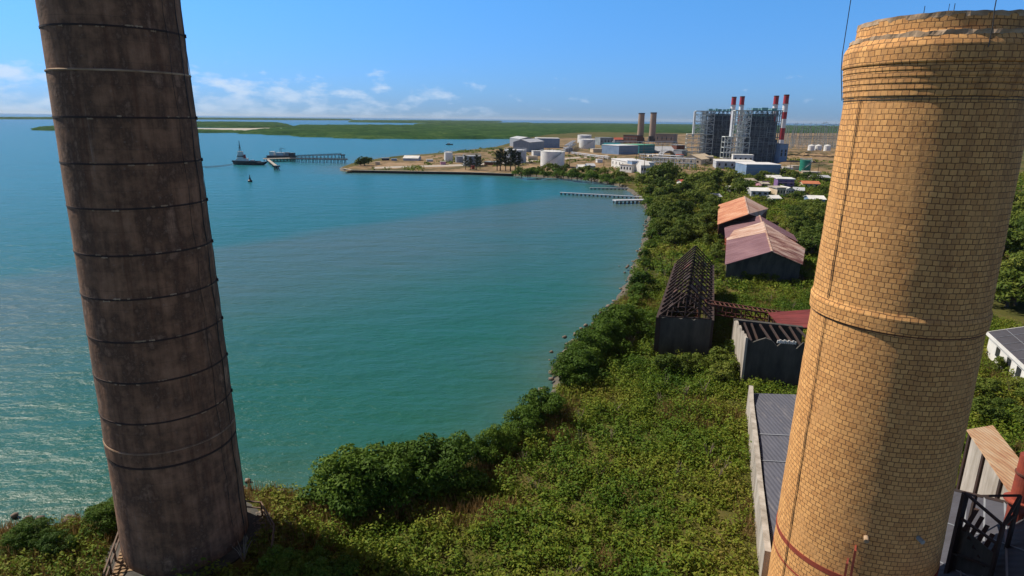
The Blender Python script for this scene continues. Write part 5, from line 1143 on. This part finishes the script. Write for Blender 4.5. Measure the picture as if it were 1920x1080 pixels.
def dolphin(px, py, lab):
    p = G(px, py, 0); t_ = thing('mooring_dolphin', lab, 'mooring post', p)
    mb = MB()
    for a in range(4): part('pile', MB().tube([(math.cos(a * PI / 2 + .7) * 1.6, math.sin(a * PI / 2 + .7) * 1.6, -1), (math.cos(a * PI / 2 + .7), math.sin(a * PI / 2 + .7), 1.8)], .25, 6), 'blackrust', t_)
    part('cap', MB().box(-1.6, 1.6, -1.4, 1.4, 1.8, 2.6), 'darksteel', t_)
dolphin(519, 319, 'dark mooring dolphin at the end of the catwalk'); dolphin(643, 296, 'dark mooring dolphin beyond the trestle near the point')
p = G(497, 292, 0); t_ = thing('work_barge', 'low barge with white deck cabins and cranes behind the tug', 'barge', (G(494, 300, 0).x, G(494, 300, 0).y + 8, 0))
l = 52 * 400 / FPX; part('hull', MB().add([(0, 0, -.5), (l, 0, -.5), (l, 6, -.5), (0, 6, -.5), (-1, 0, 2.6), (l + 1, 0, 2.6), (l + 1, 6, 2.6), (-1, 6, 2.6)], [(0, 1, 5, 4), (1, 2, 6, 5), (2, 3, 7, 6), (3, 0, 4, 7), (4, 5, 6, 7)]), 'hull', t_)
part('cabin', MB().box(1, 4, 1, 5, 2.6, 5.4), 'white', t_); part('cabin', MB().box(5.5, 11, 1, 5, 2.6, 4.8), 'pale', t_); part('tank_house', MB().box(12, 14.5, 1.5, 4.5, 2.6, 5.0), 'grey', t_)
part('crane', MB().bar((9, 3, 4.8), (9, 3, 8.2), .25).bar((9, 3, 8), (12, 3, 7), .2).bar((8, 3, 4.8), (8.2, 3, 7.4), .2), 'darksteel', t_)
part('rack', MB().box(14.8, l + .6, 1, 5, 2.6, 4.6), 'darksteel', t_)
p = G(469, 341, 0); t_ = thing('channel_buoy', 'dark conical buoy alone on the bay in front of the tug', 'buoy', p)
part('float', MB().lathe([(.01, -.4), (1.0, -.2), (1.0, .7), (.6, 1.0), (.01, 1.05)], 16), 'hull', t_); part('tower', MB().lathe([(.6, 1.0), (.16, 2.6), (.16, 3.0), (.01, 3.3)], 10), 'hull', t_)
mb = MB()
for pa, pb in (((436, 307), (378, 313)), ((440, 308), (384, 314.5))):
    a, b_ = G(*pa, 2.0), G(*pb, 0.05); mb.tube([a.lerp(b_, i / 10) - Vector((0, 0, .6 * math.sin(PI * i / 10) * (1 - i / 10))) for i in range(11)], .12, 5)
tag(link('mooring_line', mb.mesh('mooring_line'), 'cable'), 'pair of slack mooring lines running left from the tug bow', 'rope')
def islet_boat(px, py, lab):
    p = G(px, py, 0); t_ = thing('motor_boat', lab, 'boat', p, 0)
    part('hull', MB().add([(-4, -1.2, .9), (3, -1.2, 1), (5, 0, 1.2), (3, 1.2, 1), (-4, 1.2, .9), (-3.8, -.8, -.2), (3, -.7, -.2), (4.2, 0, -.1), (3, .7, -.2), (-3.8, .8, -.2)], [(0, 1, 6, 5), (1, 2, 7, 6), (2, 3, 8, 7), (3, 4, 9, 8), (4, 0, 5, 9), (0, 4, 3, 2, 1)]), 'hull', t_)
    part('cabin', MB().box(-2, 1, -.8, .8, 1, 2.2), 'white', t_)
islet_boat(842, 271.5, 'small dark boat on the lagoon behind the point')
for i, (px, py) in enumerate(((531, 243), (548, 243.5), (556, 245))): building('lagoon_house', ('white house leftmost on the far lagoon shore', 'white house in the middle on the far lagoon shore', 'white house rightmost on the far lagoon shore')[i], 'house', (px - 5, py + .4), (px + 4, py + .5), py - 2.6, 12, 'white', 'tank_white')

# ------------------------------------------------------------------ plants
def leaves(P, out_n, size, rs, flat=0.5):
    """one pointed leaf (a quad) at every point"""
    n = len(P); nn = out_n + rs.normal(0, flat, (n, 3)); nn /= np.linalg.norm(nn, axis=1, keepdims=True) + 1e-9
    a = np.cross(nn, rs.normal(0, 1, (n, 3))); a /= np.linalg.norm(a, axis=1, keepdims=True) + 1e-9; b_ = np.cross(nn, a)
    s_ = (size * rs.uniform(0.6, 1.35, n))[:, None] if np.ndim(size) else size * rs.uniform(0.6, 1.35, (n, 1))
    V = np.stack([P - a * s_, P - b_ * s_ * .5 + a * s_ * .1, P + a * s_, P + b_ * s_ * .5 + a * s_ * .1], 1).reshape(-1, 3)
    return V, np.arange(4 * n).reshape(n, 4)
def crown(seed, wx, wy, z0, z1, nblob, nleaf, leaf, br=0.3):
    rs = np.random.default_rng(seed); Ps = []; Ns = []
    blobs = []
    for i in range(nblob):
        a = rs.uniform(0, 2 * PI); q = math.sqrt(rs.uniform(0, 1)); zz = rs.uniform(0, 1); dome = math.sqrt(max(0.06, 1 - (0.85 * q) ** 2))
        blobs.append((wx * q * math.cos(a) * (1 - .25 * zz), wy * q * math.sin(a) * (1 - .25 * zz), z0 + (z1 - z0) * (0.12 + 0.8 * zz * dome), br * rs.uniform(.65, 1.25)))
    per = nleaf // nblob
    for (x, y, z, r_) in blobs:
        d = rs.normal(0, 1, (per, 3)); d /= np.linalg.norm(d, axis=1, keepdims=True); d[:, 2] = np.where(d[:, 2] < -.4, -d[:, 2], d[:, 2])
        rad = r_ * rs.uniform(.72, 1.1, (per, 1)); Ps.append(np.array([x, y, z]) + d * rad * np.array([1, 1, .75])); Ns.append(d * 1.0 + np.array([0, 0, .35]))
    V, F = leaves(np.concatenate(Ps), np.concatenate(Ns), leaf, rs, .55); V[:, 2] = np.maximum(V[:, 2], 0.01); return V, F, blobs
def tree_proto(name, label, cat, seed, wx, wy, z0, z1, nblob, nleaf, leaf, br, lm, nlimb=6):
    t_ = thing(name, label, cat, (0, 0, 0)); V, F, bl = crown(seed, wx, wy, z0, z1, nblob, nleaf, leaf, br)
    mb = MB(); mb.tube([(0, 0, -.1), (.01, .01, z0 + .1), (.02, 0, z1 * .75)], [.045, .032, .012], 7)
    for (x, y, z, r_) in bl[:nlimb]: mb.tube([(0, 0, z0 * .6 + .04), (x * .45, y * .45, z * .6), (x, y, z)], [.024, .016, .006], 5)
    part('trunk', mb, 'bark', t_); link('crown', npmesh('crown', V, F), lm, t_); return t_
# prototypes, one unit tall; every stand below places them by scale
GRP = {}
protos = {
 'near': [tree_proto('mangrove_tree', '', 'tree', s_, .62, .55, .05, .95, 26, 5200, .030, .2, 'leaf_mangrove') for s_ in (1, 2, 3)],
 'mid': [tree_proto('broad_tree', '', 'tree', s_, .55, .52, .16, .95, 18, 1900, .048, .22, 'leaf_tree') for s_ in (11, 12, 13)],
 'midm': [tree_proto('mangrove_tree', '', 'tree', s_, .66, .6, .05, .92, 18, 1900, .048, .22, 'leaf_mangrove') for s_ in (21, 22)],
 'far': [tree_proto('broad_tree', '', 'tree', s_, .58, .55, .12, .95, 11, 700, .075, .26, 'leaf_tree') for s_ in (31, 32, 33)],
 'farm': [tree_proto('mangrove_tree', '', 'tree', s_, .8, .7, .04, .9, 11, 700, .075, .27, 'leaf_mangrove') for s_ in (41, 42)],
 'bush': [tree_proto('leafy_bush', '', 'bush', s_, .75, .7, .04, .85, 16, 2600, .05, .26, 'leaf_bright') for s_ in (51, 52)],
}
used = set()
def plant(kind, p, sc, label, group):
    pr = random.choice(protos[kind])
    s3 = (sc * random.uniform(.9, 1.15), sc * random.uniform(.9, 1.15), sc)
    if pr.name not in used:
        used.add(pr.name); pr.location = p; pr.scale = s3; pr.rotation_euler = (0, 0, random.uniform(0, 6.28)); pr['label'] = label; pr['group'] = group; return pr
    return dup(pr, p, random.uniform(0, 6.28), s3, label, group)
def stand(kind, pts, hpx, label, group, jit=4):
    """trees at pixel positions of their feet; height from the pixel height"""
    for (x, y) in pts:
        p = G(x + random.uniform(-jit, jit), y + random.uniform(-jit, jit) * .4); h = hpx * random.uniform(*((.62, 1.35) if kind == 'near' else (.75, 1.28))) * proj(p)[2] / FPX / 0.9; plant(kind, p, h, label, group)
def along(px, n): 
    o = []; 
    for i in range(n):
        k = i / max(1, n - 1) * (len(px) - 1); j = min(int(k), len(px) - 2); f_ = k - j; o.append((px[j][0] + (px[j + 1][0] - px[j][0]) * f_, px[j][1] + (px[j + 1][1] - px[j][1]) * f_))
    return o
random.seed(21)
stand('near', along([(655, 948), (700, 940), (760, 932), (850, 905)], 8), 92, 'dense dark mangrove in the clump nearest the dark chimney', 'mangroves in the near shore clump', 9)
stand('near', along([(905, 868), (950, 840), (1000, 805), (1032, 772)], 7), 52, 'dark green mangrove in the small clump on the middle shore', 'mangroves in the middle shore clump', 7)
stand('near', along([(1072, 722), (1100, 690), (1140, 650), (1172, 614)], 12), 58, 'dark mangrove in the belt left of the roofless shed', 'mangroves in the belt beside the roofless shed', 10)
stand('midm', along([(1190, 574), (1204, 548)], 3), 30, 'mangrove between the roofless shed and the water', 'mangroves behind the roofless shed', 8)
stand('midm', along([(1190, 535), (1208, 492), (1219, 450), (1224, 415), (1216, 390)], 11), 17, 'low mangrove on the bank below the shore wood', 'low mangroves below the shore wood', 5)
stand('near', [(35, 1032), (62, 1020), (90, 1028), (110, 1038)], 48, 'dark bush in the cluster at the lower left shore', 'bushes at the lower left shore', 4)
stand('near', [(204, 992), (214, 985)], 44, 'dark bush squeezed beside the left edge of the dark chimney', 'bushes left of the dark chimney foot', 3)
stand('bush', [(530, 1062), (560, 1075), (590, 1060), (540, 1095), (610, 1092), (650, 1085), (515, 1080)], 42, 'bright yellow green bush at the foot of the dark chimney', 'bright bushes right of the dark chimney', 6)
stand('mid', [(1345, 692), (1365, 706), (1375, 680), (1352, 716), (1250, 700), (1285, 702), (1310, 690)], 34, 'leafy green tree in front of the roofless shed', 'trees in front of the roofless shed', 6)
stand('mid', along([(1364, 526), (1430, 530), (1500, 522)], 11), 20, 'leafy shrub tree along the near warehouse front', 'shrub trees along the near warehouse front', 5)
stand('mid', [(1350, 520), (1345, 490), (1352, 470), (1400, 520), (1380, 512), (1420, 530)], 24, 'leafy tree at the near warehouse wall', 'trees round the near warehouse', 5)
shore_wood = []
for i in range(70):
    y = 350 + 110 * (i / 69) ** 1.2; xl_ = 1205 + (y - 350) * .22; xr_ = 1352 - (y - 350) * .12; shore_wood.append((random.uniform(xl_, xr_), y + random.uniform(-4, 4)))
for (x, y) in shore_wood: stand('far' if y < 385 else 'mid', [(x, y)], 21 + (y - 350) * .09, 'green tree in the thick shore wood left of the warehouses', 'trees of the shore wood', 2)
stand('farm', along([(965, 330), (1040, 333), (1100, 338), (1160, 347)], 22), 14, 'dark mangrove along the water below the big tank', 'mangroves below the big tank', 4)
stand('far', along([(1000, 324), (1060, 325), (1130, 331), (1195, 345)], 14), 15, 'green tree behind the mangroves below the big tank', 'trees below the big tank', 4)
stand('far', [(1232, 336), (1244, 333), (1256, 336), (1248, 342), (1226, 342), (1264, 344)], 28, 'tall dark tree left of the cream hall', 'dark trees left of the cream hall', 3)
stand('far', along([(1310, 345), (1345, 344), (1385, 348)], 12), 21, 'bushy green tree in front of the turbine hall', 'trees in front of the turbine hall', 6)
stand('far', along([(1290, 352), (1330, 362), (1390, 362), (1402, 356)], 12), 16, 'green tree above the warehouse roofs', 'trees above the warehouses', 7)
stand('far', along([(1424, 342), (1437, 332), (1470, 330), (1500, 334), (1550, 345)], 13), 13, 'dark green tree among the town houses', 'trees among the town houses', 6)
stand('far', [(1540, 372), (1548, 362), (1552, 378), (1530, 362), (1500, 378), (1490, 376), (1440, 386), (1425, 380)], 15, 'round green tree between the lower town houses', 'trees between the lower town houses', 4)
for i in range(34):
    y = random.uniform(395, 480); stand('mid', [(random.uniform(1452 + (y - 395) * .7, 1552 - (y - 395) * .1), y)], 26 + (y - 395) * .1, 'leafy tree in the wood right of the warehouses', 'trees of the wood right of the warehouses', 2)
for i in range(30):
    y = random.uniform(390, 585); stand('mid', [(random.uniform(1870, 1990), y)], 40 + (y - 390) * .12, 'dense green tree behind the brick chimney at the right edge', 'trees at the right edge', 2)
stand('mid', [(1870, 700), (1900, 735), (1930, 760), (1850, 745), (1880, 770), (1840, 790), (1915, 800)], 36, 'leafy tree between the two sheds at the right edge', 'trees between the right edge sheds', 5)
stand('far', [(676, 311), (683, 311)], 16, 'round dark tree alone at the tip of the point', 'trees at the tip of the point', 1)
# casuarinas on the point
def casuarina():
    t_ = thing('casuarina_tree', 'tall thin feathery tree in front of the tanks on the point', 'tree', (0, 0, 0)); rs = np.random.default_rng(5); Ps = []; Ns = []
    for i in range(26):
        a = rs.uniform(0, 6.28); z = .25 + .72 * i / 26; l = .26 * (1.1 - z) + .05; k = 26
        tt = rs.uniform(.1, 1, (k, 1)); Ps.append(np.array([[0, 0, z]]) + tt * np.array([[math.cos(a) * l, math.sin(a) * l, .08]]) + rs.normal(0, .02, (k, 3))); Ns.append(rs.normal(0, 1, (k, 3)))
    V, F = leaves(np.concatenate(Ps), np.concatenate(Ns), .035, rs); mb = MB().tube([(0, 0, -.05), (0, 0, .95)], [.025, .006], 6)
    part('trunk', mb, 'bark', t_); link('crown', npmesh('crown', V, F), 'leaf_pine', t_); return t_
cp = None
for px, yb, hp in ((873, 318, 26), (882, 319, 24), (893, 319, 28), (900, 318, 24), (932, 320, 36), (938, 320, 40), (948, 320, 36), (957, 321, 42), (966, 320, 38), (972, 320, 34)):
    p = G(px, yb); h = hp * proj(p)[2] / FPX
    if cp is None: cp = casuarina(); cp.location = p; cp.scale = (h * 1.2, h * 1.2, h); cp['group'] = 'feathery trees on the point'
    else: dup(cp, p, random.uniform(0, 6), (h * 1.2, h * 1.2, h))

# ---- ground cover: scrub over the old mill yard, dry grass along the shore
rs = np.random.default_rng(99)
def excl(P):
    bad = np.zeros(len(P), bool)
    for poly, zz in (([(1222, 674), (1335, 680), (1345, 545), (1262, 540)], 1), ([(1384, 722), (1550, 735), (1550, 640), (1388, 650)], 1), ([(1396, 772), (1640, 800), (1700, 1150), (1420, 1150)], 1), ([(1352, 522), (1512, 522), (1520, 420), (1352, 420)], 1),
                     ([(1790, 1000), (2000, 1000), (2000, 860), (1815, 850)], 1), ([(1740, 940), (2060, 960), (2060, 1200), (1700, 1200)], 1), ([(1845, 690), (2040, 745), (2100, 660), (1853, 660)], 1)):
        bad |= inpoly(P, gp(poly, zz))
    for c_, r_ in ((LC, R0 + 1.2), (RC, rb0 + .4)): bad |= np.hypot(P[:, 0] - c_.x, P[:, 1] - c_.y) < r_
    return bad
landp = land
coast_arr = np.array(coast)
def scatter(n, x0, x1, y0, y1):
    P = np.stack([rs.uniform(x0, x1, n), rs.uniform(y0, y1, n)], 1); az = np.arctan2(P[:, 0], P[:, 1]); P = P[(az > -.85) & (az < .78) & (P[:, 1] > 30)]
    P = P[inpoly(P, landp)]; return P[~excl(P)]
def nz(P, s_, o=0): return np.array([mnoise.noise(Vector((x * s_ + o, y * s_, o))) for x, y in P])
VV = []; FF = []; off = 0
def clump(P, hgt, rad, nl, leaf):
    """low rounded clumps of leaves"""
    global off
    n = len(P); d = rs.normal(0, 1, (n, nl, 3)); d /= np.linalg.norm(d, axis=2, keepdims=True); d[..., 2] = np.abs(d[..., 2]); q = rs.uniform(.55, 1.08, (n, nl, 1))
    pts = np.concatenate([P, np.full((n, 1), 1.0)], 1)[:, None, :] + d * q * np.stack([rad, rad, hgt], 1)[:, None, :]
    V, F = leaves(pts.reshape(-1, 3), d.reshape(-1, 3) + np.array([0, 0, .4]), np.repeat(leaf, nl), rs, .6); V[:, 2] = np.maximum(V[:, 2], 1.0)
    VV.append(V); FF.append(F + off); off += len(V)
def coastdist(P):
    o = np.empty(len(P))
    for i in range(0, len(P), 2000): q = P[i:i + 2000]; o[i:i + 2000] = np.sqrt(((q[:, None, :] - coast_arr[None, ::3]) ** 2).sum(2).min(1))
    return o
P = scatter(26000, -34, 75, 32, 105); cd = coastdist(P); k = nz(P, .11); k2 = nz(P, .35, 9); keep = (cd > np.where(P[:, 1] > 66, .2, 1.5 + 2.5 * (k2 + .3))) & (k2 + .5 * k > -.6); P = P[keep]; k = k[keep]; k2 = k2[keep]
hg = .55 + .7 * np.clip(k + .4, 0, 1) + .5 * np.clip(k2, 0, 1); clump(P, hg * rs.uniform(.6, 1.3, len(P)), .55 * rs.uniform(.7, 1.4, len(P)), 34, np.full(len(P), .13))
P = scatter(2600, -34, 75, 32, 112); cd = coastdist(P); k = nz(P, .16, 3); keep = (cd > 5) & (k > -.12); P = P[keep]; n_ = len(P)
clump(P, rs.uniform(1.0, 2.1, n_), rs.uniform(.7, 1.5, n_), 120, np.full(n_, .135))
P = scatter(9000, 15, 190, 105, 240); hg = .8 + 1.3 * np.clip(nz(P, .07) + .4, 0, 1); clump(P, hg * rs.uniform(.6, 1.3, len(P)), 1.1 * rs.uniform(.7, 1.4, len(P)), 30, np.full(len(P), .28))
P = scatter(3200, 30, 330, 240, 420); far_ok = np.array([proj((x, y, 1))[1] > 326 + max(0, (1200 - proj((x, y, 1))[0]) * .02) and proj((x, y, 1))[0] > 1195 for x, y in P]); P = P[far_ok]; clump(P, 1.6 * rs.uniform(.5, 1.6, len(P)), 1.9 * rs.uniform(.7, 1.4, len(P)), 26, np.full(len(P), .5))
P = np.stack([rs.uniform(-110, 260, 2200), rs.uniform(300, 640, 2200)], 1); P = P[inpoly(P, landp)]; P = P[(nz(P, .02, 5) > .02) & (P[:, 0] > -95 + (P[:, 1] - 360) * .1)]; clump(P, rs.uniform(.6, 2.2, len(P)), rs.uniform(1, 3, len(P)), 24, np.full(len(P), .6))
link('scrub_cover', npmesh('scrub_cover', np.concatenate(VV), np.concatenate(FF)), 'scrub', None, 'stuff')
# dry grass blades
P = scatter(60000, -40, 60, 30, 105); cd = coastdist(P); k = nz(P, .13, 4); keep = ((cd < 4.5 + 4 * k) & (cd > .4)) | (k > .26) | ((P[:, 0] < -12) & (cd < 9)); P = P[keep]
n = len(P); nb_ = 5; base = np.repeat(P, nb_, 0) + rs.normal(0, .18, (n * nb_, 2)); h = rs.uniform(.35, 1.0, (n * nb_, 1)); a = rs.uniform(0, 2 * PI, (n * nb_, 1)); lean = rs.normal(0, .25, (n * nb_, 2)); wv_ = .035
dx = np.concatenate([np.cos(a), np.sin(a)], 1) * wv_; z1 = np.ones((n * nb_, 1))
V = np.stack([np.concatenate([base - dx, z1], 1), np.concatenate([base + dx, z1], 1), np.concatenate([base + lean * h + dx * .3, z1 + h], 1), np.concatenate([base + lean * h - dx * .3, z1 + h], 1)], 1).reshape(-1, 3)
P = scatter(420, -30, 72, 34, 118); P = P[nz(P, .12, 8) > -.05]; n_ = len(P); VV2 = []; tw = MB()
for x, y in P:
    hh_ = rs.uniform(.8, 1.9)
    for i in range(7):
        a = rs.uniform(0, 6.28); l_ = rs.uniform(.2, .7); p1 = (x + math.cos(a) * l_ * .5, y + math.sin(a) * l_ * .5, 1 + hh_ * .6); p2 = (x + math.cos(a) * l_, y + math.sin(a) * l_, 1 + hh_ * rs.uniform(.8, 1.1)); tw.bar((x, y, .95), p1, .035); tw.bar(p1, p2, .025)
link('dead_stems', tw.mesh('dead_stems'), plain('dead_wood', (.30, .24, .17), (.18, .14, .10), 2.0, .9), None, 'stuff')
link('dry_grass', npmesh('dry_grass', V, np.arange(len(V)).reshape(-1, 4)), 'drygrass', None, 'stuff')

# unused prototypes go
for k, l in protos.items():
    for pr in l:
        if pr.name not in used:
            for ch in list(pr.children): bpy.data.objects.remove(ch)
            bpy.data.objects.remove(pr)
hz_ = MB().box(-30500, 30500, -30500, 30500, -3, 90); m, t, b = newmat('sea_air'); t.nodes.remove(b); vol = node(t, 'ShaderNodeVolumePrincipled'); vol.inputs['Color'].default_value = (0.72, 0.86, 1.0, 1); vol.inputs['Density'].default_value = 0.00003; vol.inputs['Anisotropy'].default_value = 0.2
t.links.new(vol.outputs[0], t.nodes['Material Output'].inputs['Volume']); M['air'] = m
link('haze', hz_.mesh('haze'), 'air', None, 'stuff')
S.render.engine = 'CYCLES'; S.cycles.max_bounces = 6; S.cycles.diffuse_bounces = 3; S.cycles.glossy_bounces = 2; S.cycles.transmission_bounces = 3
S.cycles.use_denoising = True
